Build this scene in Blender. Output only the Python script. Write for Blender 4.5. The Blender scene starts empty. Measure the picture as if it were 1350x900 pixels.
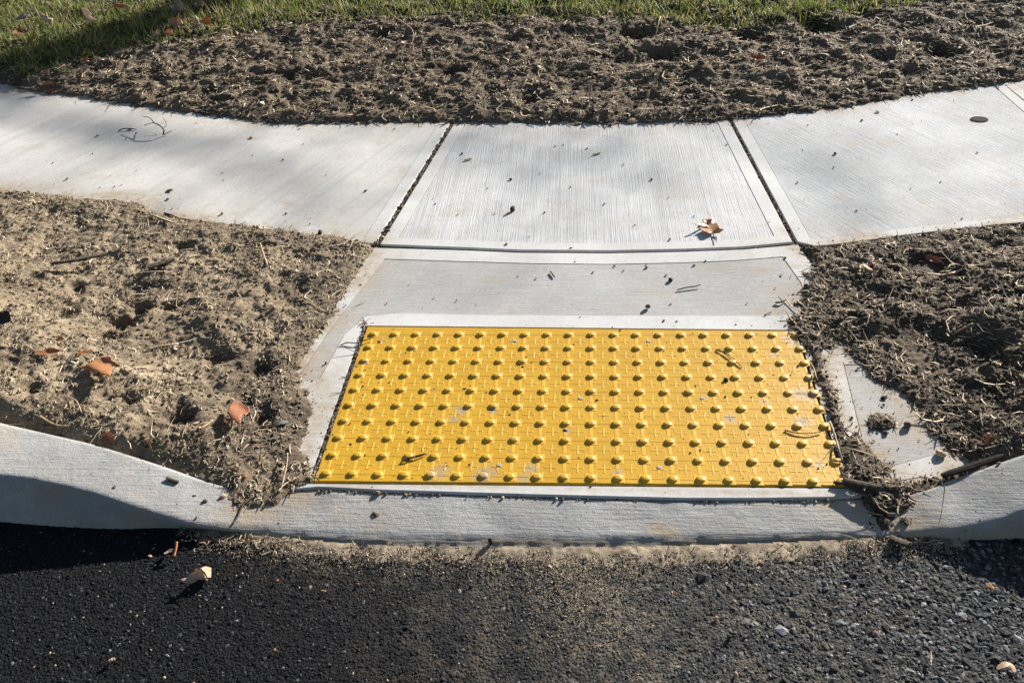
import bpy, math, random
import numpy as np
from mathutils import Vector, Matrix
from mathutils.geometry import delaunay_2d_cdt

sc = bpy.context.scene
COL = sc.collection
rng = np.random.default_rng(7)
random.seed(7)

# ------------------------------------------------------------------ camera
W0, H0 = 1350.0, 900.0
FPX = 1167.6
CPOS = np.array([0.02697, -1.67013, 1.40557])
PITCH, YAW, ROLL = 0.631755, -0.108671, -0.060874
cp, sp, cy_, sy_ = math.cos(PITCH), math.sin(PITCH), math.cos(YAW), math.sin(YAW)
FWD = np.array([cp * sy_, cp * cy_, -sp]); RT = np.array([cy_, -sy_, 0.0]); UP = np.cross(RT, FWD)
RT, UP = math.cos(ROLL) * RT + math.sin(ROLL) * UP, -math.sin(ROLL) * RT + math.cos(ROLL) * UP
cam = bpy.data.cameras.new('camera'); camo = bpy.data.objects.new('camera', cam); COL.objects.link(camo)
cam.sensor_width = 36.0; cam.lens = FPX / W0 * 36.0; cam.clip_start = 0.05; cam.clip_end = 500
M = Matrix(((RT[0], UP[0], -FWD[0], CPOS[0]), (RT[1], UP[1], -FWD[1], CPOS[1]), (RT[2], UP[2], -FWD[2], CPOS[2]), (0, 0, 0, 1)))
camo.matrix_world = M
sc.camera = camo

# ------------------------------------------------------------------ light
SUN_EL = math.radians(20.0)
SD = np.array([0.58, 0.81]); SD /= np.linalg.norm(SD)
SUN = np.array([SD[0] * math.cos(SUN_EL), SD[1] * math.cos(SUN_EL), math.sin(SUN_EL)])   # towards the sun
world = bpy.data.worlds.new('World'); sc.world = world; world.use_nodes = True
wn = world.node_tree.nodes; wl = world.node_tree.links
sky = wn.new('ShaderNodeTexSky'); sky.sky_type = 'NISHITA'; sky.sun_disc = False
sky.sun_elevation = SUN_EL; sky.sun_rotation = math.atan2(SD[0], SD[1])
wl.new(sky.outputs[0], wn['Background'].inputs[0]); wn['Background'].inputs[1].default_value = 0.042
sl = bpy.data.lights.new('sun', 'SUN'); sl.energy = 5.0; sl.angle = math.radians(0.5); sl.color = (1.0, 0.965, 0.905)
so = bpy.data.objects.new('sun', sl); COL.objects.link(so)
so.rotation_euler = Vector((-SUN[0], -SUN[1], -SUN[2])).to_track_quat('-Z', 'Y').to_euler()
sc.view_settings.view_transform = 'Standard'; sc.view_settings.look = 'None'
sc.view_settings.exposure = 1.38; sc.view_settings.gamma = 1.0

# ------------------------------------------------------------------ helpers
def at(px, py, z=0.0):
    d = FWD * FPX + RT * (px - W0 / 2) - UP * (py - H0 / 2)
    t = (z - CPOS[2]) / d[2]
    return CPOS + t * d
def P2(pts, z=0.0):
    return np.array([at(a, b, z)[:2] for a, b in pts])

def hsh(ix, iy, seed):
    h = (ix.astype(np.int64) * 374761393 + iy.astype(np.int64) * 668265263 + seed * 1442695041) & 0xffffffff
    h = ((h ^ (h >> 13)) * 1274126177) & 0xffffffff
    return ((h ^ (h >> 16)) & 0xffff) / 65535.0
def noise(x, y, s, seed=0):
    x = np.asarray(x, float) / s + 1000.3; y = np.asarray(y, float) / s + 1000.7
    ix = np.floor(x).astype(np.int64); iy = np.floor(y).astype(np.int64); fx = x - ix; fy = y - iy
    def g(a, b):
        t = hsh(ix + a, iy + b, seed) * 2 * np.pi
        return np.cos(t) * (fx - a) + np.sin(t) * (fy - b)
    u = fx ** 3 * (fx * (fx * 6 - 15) + 10); v = fy ** 3 * (fy * (fy * 6 - 15) + 10)
    a = g(0, 0) * (1 - u) + g(1, 0) * u; b = g(0, 1) * (1 - u) + g(1, 1) * u
    return (a * (1 - v) + b * v) * 1.4
def fbm(x, y, s, seed=0, oct=4, gain=0.5):
    r = 0; a = 1.0
    for i in range(oct):
        r = r + a * noise(x, y, s / 2 ** i, seed + i * 17); a *= gain
    return r
def sdf(poly, x, y):
    """signed distance, positive inside"""
    x = np.asarray(x, float).ravel(); y = np.asarray(y, float).ravel()
    d = np.full(x.shape, 1e9); ins = np.zeros(x.shape, bool)
    n = len(poly)
    for i in range(n):
        ax, ay = poly[i]; bx, by = poly[(i + 1) % n]
        ex, ey = bx - ax, by - ay; L = ex * ex + ey * ey + 1e-12
        t = np.clip(((x - ax) * ex + (y - ay) * ey) / L, 0, 1)
        d = np.minimum(d, (x - ax - t * ex) ** 2 + (y - ay - t * ey) ** 2)
        c = ((ay > y) != (by > y)) & (x < ex * (y - ay) / (ey if abs(ey) > 1e-12 else 1e-12) + ax)
        ins ^= c
    return np.where(ins, 1, -1) * np.sqrt(d)
def sstep(a, b, x):
    t = np.clip((x - a) / (b - a), 0, 1); return t * t * (3 - 2 * t)

def link(name, me, mat=None, parent=None):
    o = bpy.data.objects.new(name, me); COL.objects.link(o)
    if mat is not None:
        for m in (mat if isinstance(mat, (list, tuple)) else [mat]): me.materials.append(m)
    if parent is not None: o.parent = parent
    return o
def mesh_np(name, V, F, col=None, bro=None, smooth=True):
    V = np.asarray(V, np.float32); F = np.asarray(F, np.int32)
    me = bpy.data.meshes.new(name); k = F.shape[1]
    me.vertices.add(len(V)); me.vertices.foreach_set('co', V.ravel())
    me.loops.add(F.size); me.loops.foreach_set('vertex_index', F.ravel())
    me.polygons.add(len(F)); me.polygons.foreach_set('loop_start', np.arange(0, F.size, k, dtype=np.int32))
    me.polygons.foreach_set('use_smooth', np.full(len(F), smooth, dtype=bool))
    attrs(me, col, bro)
    me.update(calc_edges=True); me.validate()
    return me
def attrs(me, col=None, bro=None):
    if col is not None:
        c = np.ones((len(me.vertices), 4), np.float32); c[:, :col.shape[1]] = col
        me.attributes.new('Col', 'FLOAT_COLOR', 'POINT').data.foreach_set('color', c.ravel())
    if bro is not None:
        me.attributes.new('bro', 'FLOAT_VECTOR', 'POINT').data.foreach_set('vector', np.asarray(bro, np.float32).ravel())
def mesh_py(name, V, F, smooth=True):
    me = bpy.data.meshes.new(name); me.from_pydata([tuple(v) for v in V], [], [tuple(f) for f in F]); me.update()
    if smooth: me.polygons.foreach_set('use_smooth', [True] * len(me.polygons))
    return me
def tag(o, label=None, cat=None, group=None, kind=None):
    if label: o['label'] = label
    if cat: o['category'] = cat
    if group: o['group'] = group
    if kind: o['kind'] = kind
    return o
def empty(name, loc=(0, 0, 0), rot=(0, 0, 0)):
    o = bpy.data.objects.new(name, None); COL.objects.link(o); o.location = loc; o.rotation_euler = rot; o.empty_display_size = 0.02
    return o

# ------------------------------------------------------------------ materials
def mat(name):
    m = bpy.data.materials.new(name); m.use_nodes = True
    nt = m.node_tree; b = nt.nodes['Principled BSDF']
    return m, nt, b
def N(nt, t, **kw):
    n = nt.nodes.new(t)
    for k, v in kw.items():
        if k in n.inputs.keys() if hasattr(n.inputs, 'keys') else False: n.inputs[k].default_value = v
        else: setattr(n, k, v)
    return n
def L(nt, a, b): nt.links.new(a, b)
def nz(nt, vec, scale, detail=3.0, rough=0.55):
    n = nt.nodes.new('ShaderNodeTexNoise'); n.inputs['Scale'].default_value = scale; n.inputs['Detail'].default_value = detail; n.inputs['Roughness'].default_value = rough
    if vec is not None: L(nt, vec, n.inputs['Vector'])
    return n.outputs['Fac']
def ramp(nt, fac, a, b, c0=0.0, c1=1.0):
    n = nt.nodes.new('ShaderNodeMapRange'); n.inputs['From Min'].default_value = a; n.inputs['From Max'].default_value = b
    n.inputs['To Min'].default_value = c0; n.inputs['To Max'].default_value = c1; L(nt, fac, n.inputs['Value']); return n.outputs['Result']
def mix(nt, fac, a, b, mode='MIX'):
    n = nt.nodes.new('ShaderNodeMix'); n.data_type = 'RGBA'; n.blend_type = mode
    for inp, v in ((n.inputs[0], fac), (n.inputs[6], a), (n.inputs[7], b)):
        if isinstance(v, (int, float)): inp.default_value = v
        elif isinstance(v, (tuple, list)): inp.default_value = (*v, 1.0) if len(v) == 3 else v
        else: L(nt, v, inp)
    return n.outputs[2]
def math_(nt, op, a, b=None):
    n = nt.nodes.new('ShaderNodeMath'); n.operation = op
    for i, v in enumerate((a, b)):
        if v is None: continue
        if isinstance(v, (int, float)): n.inputs[i].default_value = v
        else: L(nt, v, n.inputs[i])
    return n.outputs[0]
def bump(nt, h, dist, strength, prev=None):
    n = nt.nodes.new('ShaderNodeBump'); n.inputs['Distance'].default_value = dist; n.inputs['Strength'].default_value = strength
    L(nt, h, n.inputs['Height'])
    if prev is not None: L(nt, prev, n.inputs['Normal'])
    return n.outputs['Normal']
def pos(nt): return nt.nodes.new('ShaderNodeNewGeometry').outputs['Position']
def attr(nt, name):
    n = nt.nodes.new('ShaderNodeAttribute'); n.attribute_name = name; return n
def scl(nt, v, s):
    n = nt.nodes.new('ShaderNodeVectorMath'); n.operation = 'MULTIPLY'; L(nt, v, n.inputs[0]); n.inputs[1].default_value = s; return n.outputs[0]

def concrete(name, light=(0.59, 0.585, 0.575), dark=(0.43, 0.43, 0.43), broom=0.0, bscale=260, blen=7, grain=0.35, rough_amp=0.0):
    m, nt, b = mat(name); p = pos(nt)
    c = mix(nt, ramp(nt, nz(nt, p, 2.6, 5, 0.6), 0.34, 0.66), dark, light)
    c = mix(nt, 0.55, c, mix(nt, ramp(nt, nz(nt, p, 70, 4, 0.7), 0.3, 0.7), (0.36, 0.36, 0.36), (0.62, 0.61, 0.59)), 'SOFT_LIGHT')
    c = mix(nt, 0.4, c, mix(nt, ramp(nt, nz(nt, p, 330, 3, 0.8), 0.36, 0.64), (0.25, 0.25, 0.25), (0.72, 0.715, 0.70)), 'SOFT_LIGHT')
    # rusty blotches and pale laitance
    c = mix(nt, ramp(nt, nz(nt, p, 6.5, 4, 0.7), 0.56, 0.74, 0, 0.5), c, (0.42, 0.32, 0.22))
    c = mix(nt, ramp(nt, nz(nt, p, 11, 3, 0.6), 0.60, 0.8, 0, 0.5), c, (0.55, 0.54, 0.52))
    c = mix(nt, ramp(nt, nz(nt, p, 22, 6, 0.75), 0.56, 0.72, 0, 0.4), c, (0.27, 0.262, 0.25))
    # small dark pits
    c = mix(nt, ramp(nt, nz(nt, p, 190, 2, 0.5), 0.66, 0.72, 0, 0.6), c, (0.16, 0.14, 0.12))
    d = attr(nt, 'Col')
    sep = nt.nodes.new('ShaderNodeSeparateColor'); L(nt, d.outputs['Color'], sep.inputs[0])
    dn = math_(nt, 'MULTIPLY', sep.outputs[0], ramp(nt, nz(nt, p, 38, 4, 0.7), 0.28, 0.62, 0.2, 1.2))
    dn = math_(nt, 'MINIMUM', dn, 0.93)
    c = mix(nt, dn, c, (0.33, 0.255, 0.17))
    h = nz(nt, p, 420, 3, 0.6); nrm = bump(nt, h, 0.0012, grain)
    if rough_amp: nrm = bump(nt, nz(nt, p, 95, 4, 0.65), 0.004, rough_amp, nrm)
    if broom:
        br = attr(nt, 'bro'); v = scl(nt, br.outputs['Vector'], (bscale, blen, 1))
        bn = nz(nt, v, 1.0, 3, 0.6)
        v2 = scl(nt, br.outputs['Vector'], (bscale * 0.16, blen * 0.12, 1)); bn2 = nz(nt, v2, 1.0, 2, 0.5)
        nrm = bump(nt, bn, 0.0028, broom, nrm)
        mod = ramp(nt, nz(nt, p, 7, 3, 0.6), 0.38, 0.62, 0.25, 1.3)
        c = mix(nt, math_(nt, 'MULTIPLY', mod, ramp(nt, bn, 0.54, 0.74, 0, 0.28)), c, (0.22, 0.217, 0.215))
        c = mix(nt, ramp(nt, bn2, 0.5, 0.74, 0, 0.30), c, (0.29, 0.285, 0.285))
    L(nt, c, b.inputs['Base Color']); L(nt, nrm, b.inputs['Normal'])
    b.inputs['Roughness'].default_value = 0.93; b.inputs['Specular IOR Level'].default_value = 0.1
    return m
def translucent(m, nt, b, colsock, k):
    t = nt.nodes.new('ShaderNodeBsdfTranslucent'); x = nt.nodes.new('ShaderNodeMixShader'); x.inputs[0].default_value = k
    L(nt, colsock, t.inputs[0]); L(nt, b.outputs[0], x.inputs[1]); L(nt, t.outputs[0], x.inputs[2])
    L(nt, x.outputs[0], nt.nodes['Material Output'].inputs[0])
def vcol(name, rough=0.85, grain=None, spec=0.2, var=0.0, trans=0.0):
    m, nt, b = mat(name); p = pos(nt); c = attr(nt, 'Col').outputs['Color']
    if var: c = mix(nt, var, c, mix(nt, ramp(nt, nz(nt, p, 160, 4, 0.7), 0.3, 0.7), (0.12, 0.12, 0.12), (0.85, 0.85, 0.85)), 'SOFT_LIGHT')
    L(nt, c, b.inputs['Base Color'])
    if grain: L(nt, bump(nt, nz(nt, p, grain[0], 4, 0.7), grain[1], grain[2]), b.inputs['Normal'])
    b.inputs['Roughness'].default_value = rough; b.inputs['Specular IOR Level'].default_value = spec
    if trans: translucent(m, nt, b, c, trans)
    return m
M_smooth = concrete('smooth tooled concrete', (0.60, 0.59, 0.572), (0.46, 0.455, 0.445), grain=0.35)
M_broom = concrete('broomed concrete', broom=0.75, blen=4.5, light=(0.585, 0.583, 0.578), dark=(0.42, 0.421, 0.424))
M_broom_grey = concrete('greyer broomed concrete', broom=0.75, blen=4.5, light=(0.54, 0.54, 0.545), dark=(0.37, 0.372, 0.378))
M_broom_soft = concrete('lightly broomed concrete', (0.60, 0.575, 0.54), (0.47, 0.455, 0.435), broom=0.22)
M_broom_ramp = concrete('cross broomed ramp concrete', (0.43, 0.423, 0.412), (0.33, 0.326, 0.32), broom=0.4, bscale=230, blen=14)
M_curb = concrete('rough curb concrete', (0.37, 0.366, 0.358), (0.24, 0.238, 0.234), broom=0.5, bscale=150, blen=10, grain=0.8, rough_amp=0.4)
M_soil = vcol('crumbly soil', 0.95, (330, 0.004, 0.9), 0.1, 0.6)
M_fibre = vcol('dry plant fibre', 0.8, None, 0.2, 0.35)
M_crumb = vcol('soil crumb', 0.92, (500, 0.002, 0.6), 0.15, 0.4)
M_grass = vcol('grass blade', 0.55, None, 0.3, trans=.45)
M_stone = vcol('asphalt stone', 0.8, (600, 0.0012, 0.5), 0.14, 0.35)
M_sand = vcol('tan sand', 0.95, (420, 0.003, 0.7), 0.1, 0.5)
def plain(name, c, rough=0.8, c2=None, s=60, bmp=0.0, spec=0.3):
    m, nt, b = mat(name); p = pos(nt)
    L(nt, mix(nt, ramp(nt, nz(nt, p, s, 4, 0.65), 0.35, 0.65), c, c2 or tuple(x * 0.6 for x in c)), b.inputs['Base Color'])
    if bmp: L(nt, bump(nt, nz(nt, p, s * 4, 4, 0.7), 0.002, bmp), b.inputs['Normal'])
    b.inputs['Roughness'].default_value = rough; b.inputs['Specular IOR Level'].default_value = spec
    return m
M_tar = plain('black joint sealant', (0.03, 0.03, 0.032), 0.7, (0.11, 0.09, 0.065), 45, 0.4)
def asphalt_mat():
    m, nt, b = mat('asphalt binder'); p = pos(nt)
    v = nt.nodes.new('ShaderNodeTexVoronoi'); v.inputs['Scale'].default_value = 185; L(nt, p, v.inputs['Vector'])
    sc_ = nt.nodes.new('ShaderNodeSeparateColor'); L(nt, v.outputs['Color'], sc_.inputs[0])
    d = attr(nt, 'Col'); s2 = nt.nodes.new('ShaderNodeSeparateColor'); L(nt, d.outputs['Color'], s2.inputs[0])
    c = mix(nt, sc_.outputs[0], (0.005, 0.005, 0.006), (0.0145, 0.0145, 0.016))
    c = mix(nt, s2.outputs[1], c, mix(nt, sc_.outputs[0], (0.020, 0.020, 0.0205), (0.055, 0.0545, 0.053)))
    c = mix(nt, math_(nt, 'MULTIPLY', s2.outputs[0], ramp(nt, nz(nt, p, 90, 4, .7), .3, .65, .1, 1.0)), c, (.24, .19, .13))
    L(nt, c, b.inputs['Base Color']); b.inputs['Roughness'].default_value = .9; b.inputs['Specular IOR Level'].default_value = .1
    n1 = bump(nt, math_(nt, 'SUBTRACT', 1.0, math_(nt, 'MULTIPLY', v.outputs['Distance'], 1.2)), .003, .7)
    L(nt, bump(nt, nz(nt, p, 500, 3, .7), .0015, .5, n1), b.inputs['Normal'])
    return m
M_asph = asphalt_mat()
M_bark = plain('weathered bark', (0.10, 0.075, 0.05), 0.9, (0.035, 0.027, 0.02), 90, 0.8)
M_twig = plain('dark twig bark', (0.07, 0.055, 0.045), 0.8, (0.03, 0.024, 0.02), 200, 0.4)
M_straw = plain('dry straw', (0.42, 0.31, 0.19), 0.75, (0.26, 0.18, 0.10), 180, 0.3)
M_reed = plain('rusty stalk', (0.45, 0.19, 0.08), 0.7, (0.30, 0.11, 0.05), 180, 0.3)
M_lawn = plain('far lawn', (0.07, 0.10, 0.025), 0.95, (0.11, 0.11, 0.045), 3)
M_bolt = plain('galvanised anchor', (0.35, 0.38, 0.42), 0.45, (0.25, 0.26, 0.28), 300)
M_black = plain('black plastic edging and hole shade', (0.02, 0.019, 0.018), 0.9, (0.045, 0.038, 0.03), 80, 0, 0.05)

def yellow_mat(k=1.0):
    m, nt, b = mat('yellow tactile polymer' if k == 1.0 else 'yellow tactile polymer rubbed bright'); p = pos(nt)
    c = mix(nt, ramp(nt, nz(nt, p, 9, 5, 0.65), 0.3, 0.7), (0.475 * k, 0.258 * k, 0.015), (0.565 * k, 0.322 * k, 0.022 * k))
    c = mix(nt, ramp(nt, nz(nt, p, 120, 3, 0.7), 0.52, 0.75, 0, 0.35), c, (0.40, 0.22, 0.02))
    # scuffs where grey dust is stuck to the surface
    spots = [(608, 540, .022), (598, 552, .018), (650, 541, .014), (962, 551, .020), (1052, 452, .03), (1020, 468, .012), (1060, 520, .035), (1008, 529, .014),
             (1058, 556, .026), (700, 617, .022), (580, 622, .03), (640, 624, .035), (690, 630, .02), (1080, 612, .016), (505, 447, .010), (482, 478, .012), (675, 449, .008), (570, 514, .008),
             (815, 622, .014), (930, 524, .008), (748, 568, .012), (1046, 436, .03), (1038, 446, .02), (1070, 500, .02)]
    acc = None
    for a, q, r in spots:
        w = at(a, q, 0.002)
        vm = nt.nodes.new('ShaderNodeVectorMath'); vm.operation = 'DISTANCE'; L(nt, p, vm.inputs[0]); vm.inputs[1].default_value = tuple(w)
        t = ramp(nt, vm.outputs['Value'], 0, r * 1.7, 1.0, 0.0)
        acc = t if acc is None else math_(nt, 'MAXIMUM', acc, t)
    dn = ramp(nt, math_(nt, 'ADD', math_(nt, 'MULTIPLY', acc, 0.66), math_(nt, 'SUBTRACT', math_(nt, 'MULTIPLY', nz(nt, p, 95, 8, 0.85), 1.9), .45)), 0.78, 1.15, 0, 0.85)
    c = mix(nt, dn, c, (0.235, 0.205, 0.16))
    c = mix(nt, ramp(nt, nz(nt, p, 17, 6, 0.8), 0.55, 0.75, 0, 0.6), c, (0.33, 0.21, 0.06))
    c = mix(nt, ramp(nt, nz(nt, p, 95, 6, 0.8), 0.585, 0.68, 0, 0.65), c, (0.19, 0.12, 0.05))
    L(nt, c, b.inputs['Base Color'])
    # fine woven embossing
    sx = scl(nt, p, (300, 60, 1)); sy2 = scl(nt, p, (60, 300, 1))
    n1 = bump(nt, nz(nt, sx, 1.0, 1, 0.4), 0.0012, 0.22); n1 = bump(nt, nz(nt, sy2, 1.0, 1, 0.4), 0.0012, 0.22, n1)
    L(nt, n1, b.inputs['Normal'])
    L(nt, ramp(nt, dn, 0, 1, 0.34 if k == 1.0 else 0.55, 0.9), b.inputs['Roughness']); b.inputs['Specular IOR Level'].default_value = .5 if k == 1.0 else .3
    return m
M_yel = yellow_mat(); M_yel_worn = yellow_mat(1.13)
def leaf_mat(name, c, c2, vein):
    m, nt, b = mat(name); p = nt.nodes.new('ShaderNodeTexCoord').outputs['Object']
    k = mix(nt, ramp(nt, nz(nt, p, 40, 4, 0.7), 0.35, 0.65), c, c2)
    vn = attr(nt, 'Col'); s = nt.nodes.new('ShaderNodeSeparateColor'); L(nt, vn.outputs['Color'], s.inputs[0])
    k = mix(nt, math_(nt, 'MULTIPLY', s.outputs[0], 0.7), k, vein)
    k = mix(nt, ramp(nt, nz(nt, p, 220, 2, 0.5), 0.64, 0.72, 0, 0.6), k, tuple(x * 0.35 for x in c))
    L(nt, k, b.inputs['Base Color']); b.inputs['Roughness'].default_value = 0.55; translucent(m, nt, b, k, .4)
    L(nt, bump(nt, nz(nt, p, 150, 3, 0.6), 0.0015, 0.5), b.inputs['Normal'])
    return m
ML = {'tan': leaf_mat('tan dry leaf', (0.52, 0.31, 0.17), (0.44, 0.25, 0.13), (0.66, 0.46, 0.30)),
      'rust': leaf_mat('rust dry leaf', (0.50, 0.235, 0.10), (0.40, 0.17, 0.065), (0.50, 0.27, 0.13)),
      'red': leaf_mat('red brown leaf', (0.43, 0.175, 0.085), (0.33, 0.12, 0.055), (0.45, 0.24, 0.14)),
      'pale': leaf_mat('pale dry leaf', (0.56, 0.39, 0.26), (0.45, 0.30, 0.19), (0.64, 0.47, 0.33)),
      'grey': leaf_mat('grey brown leaf', (0.40, 0.31, 0.24), (0.28, 0.21, 0.16), (0.42, 0.33, 0.26)),
      'pink': leaf_mat('pinkish brown leaf', (0.36, 0.22, 0.16), (0.28, 0.16, 0.11), (0.46, 0.31, 0.23)),
      'yel': leaf_mat('yellow leaf', (0.62, 0.36, 0.06), (0.5, 0.28, 0.05), (0.7, 0.45, 0.15)),
      'dark': leaf_mat('dark wet leaf', (0.06, 0.05, 0.04), (0.035, 0.03, 0.025), (0.09, 0.08, 0.06)),
      'orange': leaf_mat('orange leaf', (0.52, 0.20, 0.04), (0.40, 0.14, 0.03), (0.6, 0.3, 0.1))}

# ------------------------------------------------------------------ curb: swept section along the street edge
ROADZ = -0.020
cz_px = [(-60, .116), (0, .100), (60, .083), (120, .065), (180, .046), (240, .025), (290, .008), (330, -.005), (400, -.011), (1140, -.011), (1185, -.005), (1220, .006), (1260, .018), (1300, .034), (1350, .054), (1420, .085), (1500, .115)]
def zc_px(px): return float(np.interp(px, [a for a, _ in cz_px], [b for _, b in cz_px]))
back_px = [(-60, 541), (0, 556), (60, 570), (120, 584), (180, 602), (240, 622), (290, 640), (340, 650), (420, 647), (500, 651), (700, 657), (900, 662), (1000, 662), (1100, 660), (1160, 658), (1200, 653), (1215, 649), (1260, 629), (1300, 615), (1350, 598), (1420, 572), (1500, 540)]
front_px = [(-60, 614), (0, 622), (60, 632), (120, 647), (180, 665), (240, 683), (300, 693), (340, 698), (400, 704), (500, 709), (700, 711), (900, 710), (1000, 708), (1100, 705), (1180, 704), (1240, 697), (1300, 685), (1350, 671), (1420, 648), (1500, 620)]
bot_px = [(-60, 682), (0, 687), (60, 692), (150, 696), (230, 695), (300, 700), (400, 713), (500, 720), (700, 723), (900, 721), (1000, 718), (1100, 714), (1200, 709), (1260, 711), (1350, 709), (1420, 706), (1500, 701)]
def crv(pts, zf):
    w = np.array([at(a, b, zf(a)) for a, b in pts]); return w
Bk = crv(back_px, zc_px); Fr = crv(front_px, zc_px); Bt = crv(bot_px, lambda a: ROADZ)
def extend(w, dl, dr, n=1):
    l = w[0] + np.array([-2.2, dl, 0]); r = w[-1] + np.array([2.2, dr, 0]); return np.vstack([l, w, r])
Bk = extend(Bk, .8, .9); Fr = extend(Fr, .8, .9); Bt = extend(Bt, .8, .9)
Bk[0, 2] = Fr[0, 2] = Bk[-1, 2] = Fr[-1, 2] = 0.14
def smooth_interp(x, X, Y):
    # cubic hermite through the points
    m = np.gradient(Y, X); i = np.clip(np.searchsorted(X, x) - 1, 0, len(X) - 2)
    h = X[i + 1] - X[i]; t = np.clip((x - X[i]) / h, 0, 1)
    return (2 * t ** 3 - 3 * t ** 2 + 1) * Y[i] + (t ** 3 - 2 * t ** 2 + t) * h * m[i] + (-2 * t ** 3 + 3 * t ** 2) * Y[i + 1] + (t ** 3 - t ** 2) * h * m[i + 1]
def backY(x): return smooth_interp(x, Bk[:, 0], Bk[:, 1])
def topZ(x): return smooth_interp(x, Bk[:, 0], Bk[:, 2])
def frontY(x): return smooth_interp(x, Fr[:, 0], Fr[:, 1])
def botY(x): return smooth_interp(x, Bt[:, 0], Bt[:, 1])
cx = np.concatenate([np.linspace(-3.4, -1.5, 50)[:-1], np.arange(-1.5, 1.1, 0.008), np.linspace(1.1, 3.0, 50)])
by, fy, ty, tz = backY(cx), frontY(cx), botY(cx), topZ(cx)
rows = []
flushc = sstep(.02, .0, tz)
def crow(y, z): rows.append(np.stack([cx, y, z], 1))
rough = fbm(cx, cx * 0 + 3, 0.05, 5) * 0.0015
fy = fy + fbm(cx, cx * 0, 0.035, 9) * 0.0022
tz = tz + .006 * flushc
crow(by, np.full_like(cx, -0.15)); crow(by + 0.0005, tz - 0.004); crow(by - 0.004, tz)
for k in np.linspace(0.08, 0.9, 12):
    yy = by + (fy - by) * k
    crow(yy, tz + fbm(cx, yy, 0.09, 31) * 0.0012 - 0.002 * k * k - .0065 * k * flushc)
tz = tz - .0075 * flushc; hgt = np.maximum(tz - ROADZ, 0.0)
crow(by + (fy - by) * 0.96, tz - 0.0035)
crow(fy, tz - 0.0035 - hgt * 0.10 + rough)
crow(fy + (ty - fy) * 0.25, tz - 0.004 - hgt * 0.30)
crow(fy + (ty - fy) * 0.6, tz - 0.004 - hgt * 0.62)
crow(ty, np.full_like(cx, ROADZ - 0.001)); crow(ty - 0.003, np.full_like(cx, ROADZ - 0.12))
G = np.array(rows); nr, nc = G.shape[:2]
idx = np.arange(nr * nc).reshape(nr, nc)
F = np.stack([idx[:-1, :-1], idx[1:, :-1], idx[1:, 1:], idx[:-1, 1:]], -1).reshape(-1, 4)
V = G.reshape(-1, 3)
# dust: gritty patches at both ends of the flush part and along the foot
pit = [(330, 668, .07), (1160, 665, .09), (1200, 690, .05), (390, 650, .05), (870, 690, .02), (885, 697, .02), (1090, 652, .05), (1000, 655, .03)]
dst = np.zeros(len(V))
for a, b, r in pit:
    w = at(a, b, 0); dst = np.maximum(dst, np.exp(-((V[:, 0] - w[0]) ** 2 + ((V[:, 1] - w[1]) * 1.3) ** 2) / r ** 2))
yrel = np.repeat(np.arange(nr), nc)
flush = np.tile((tz < 0.002).astype(float), nr)
dst = np.maximum(dst, ((yrel >= nr - 5) * 0.75 + (yrel == nr - 6) * 0.25 + (yrel == 2) * 0.5 + (yrel < 2)) * flush)
face_dirt = np.clip(fbm(V[:, 0], V[:, 2] * 3, 0.18, 77), 0, 1) * (yrel > nr - 6) * (1 - flush)
dst = np.clip(np.maximum(dst, face_dirt * 0.6) + 0.18 * np.clip(fbm(V[:, 0], V[:, 1], 0.12, 3), 0, 1), 0, 1)
me = mesh_np('curb', V, F, np.stack([dst] * 3, 1), np.stack([V[:, 1] + V[:, 2], V[:, 0], V[:, 0] * 0], 1))
curb = tag(link('curb', me, M_curb), 'pale concrete curb dipping flush to the road in front of the yellow panel', None, None, 'structure')

# ------------------------------------------------------------------ beds of soil
LB = [at(a, b, 0)[:2] for a, b in [(-420, 235), (-200, 243), (0, 250), (60, 257), (130, 264), (185, 268), (200, 279), (250, 291), (330, 298), (400, 306), (450, 314), (488, 321), (482, 340), (470, 360), (446, 398), (428, 430), (400, 468), (392, 492), (405, 512), (412, 530), (404, 556), (402, 590), (408, 630), (396, 640), (380, 646)]]
LB += [at(a, b, 0)[:2] for a, b in [(360, 660), (335, 667), (305, 666), (284, 655), (270, 640)]]
LB += [at(a, b, zc_px(a))[:2] for a, b in [(250, 626), (225, 615), (180, 604), (120, 588), (60, 572), (0, 557)]]
LB += [(Bk[0, 0] + .6, backY(np.array([Bk[0, 0] + .6]))[0])]
LB = np.array(LB)
RB = [at(a, b, 0)[:2] for a, b in [(1056, 327), (1075, 327), (1100, 325), (1150, 318), (1200, 311), (1270, 303), (1350, 295), (1500, 270), (1750, 215)]]
RB += [(2.9, float(backY(np.array([2.9]))[0]))] + [at(a, b, zc_px(a))[:2] for a, b in [(1500, 540), (1420, 572), (1350, 598), (1310, 612), (1285, 622)]]
RB += [at(a, b, 0)[:2] for a, b in [(1286, 616), (1280, 606), (1258, 592), (1234, 570), (1216, 552), (1205, 530), (1182, 512), (1150, 498), (1130, 480), (1118, 460), (1104, 446), (1085, 438), (1070, 446), (1058, 440), (1048, 436), (1036, 428), (1058, 410), (1062, 392), (1050, 402), (1066, 380), (1070, 362), (1078, 352)]]
RB = np.array(RB)
STRIP = P2([(1042, 432), (1080, 438), (1092, 450), (1084, 478), (1094, 506), (1102, 540), (1112, 575), (1132, 602), (1128, 640), (1114, 640), (1109, 606), (1099, 564), (1086, 520), (1075, 495), (1066, 465), (1052, 448)])
PILE = P2([(1118, 632), (1112, 608), (1128, 590), (1146, 612), (1160, 630), (1195, 634), (1240, 632), (1268, 622), (1278, 626), (1235, 645), (1212, 660), (1208, 670), (1196, 682), (1180, 688), (1160, 682), (1143, 668), (1130, 652)], 0)
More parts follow.
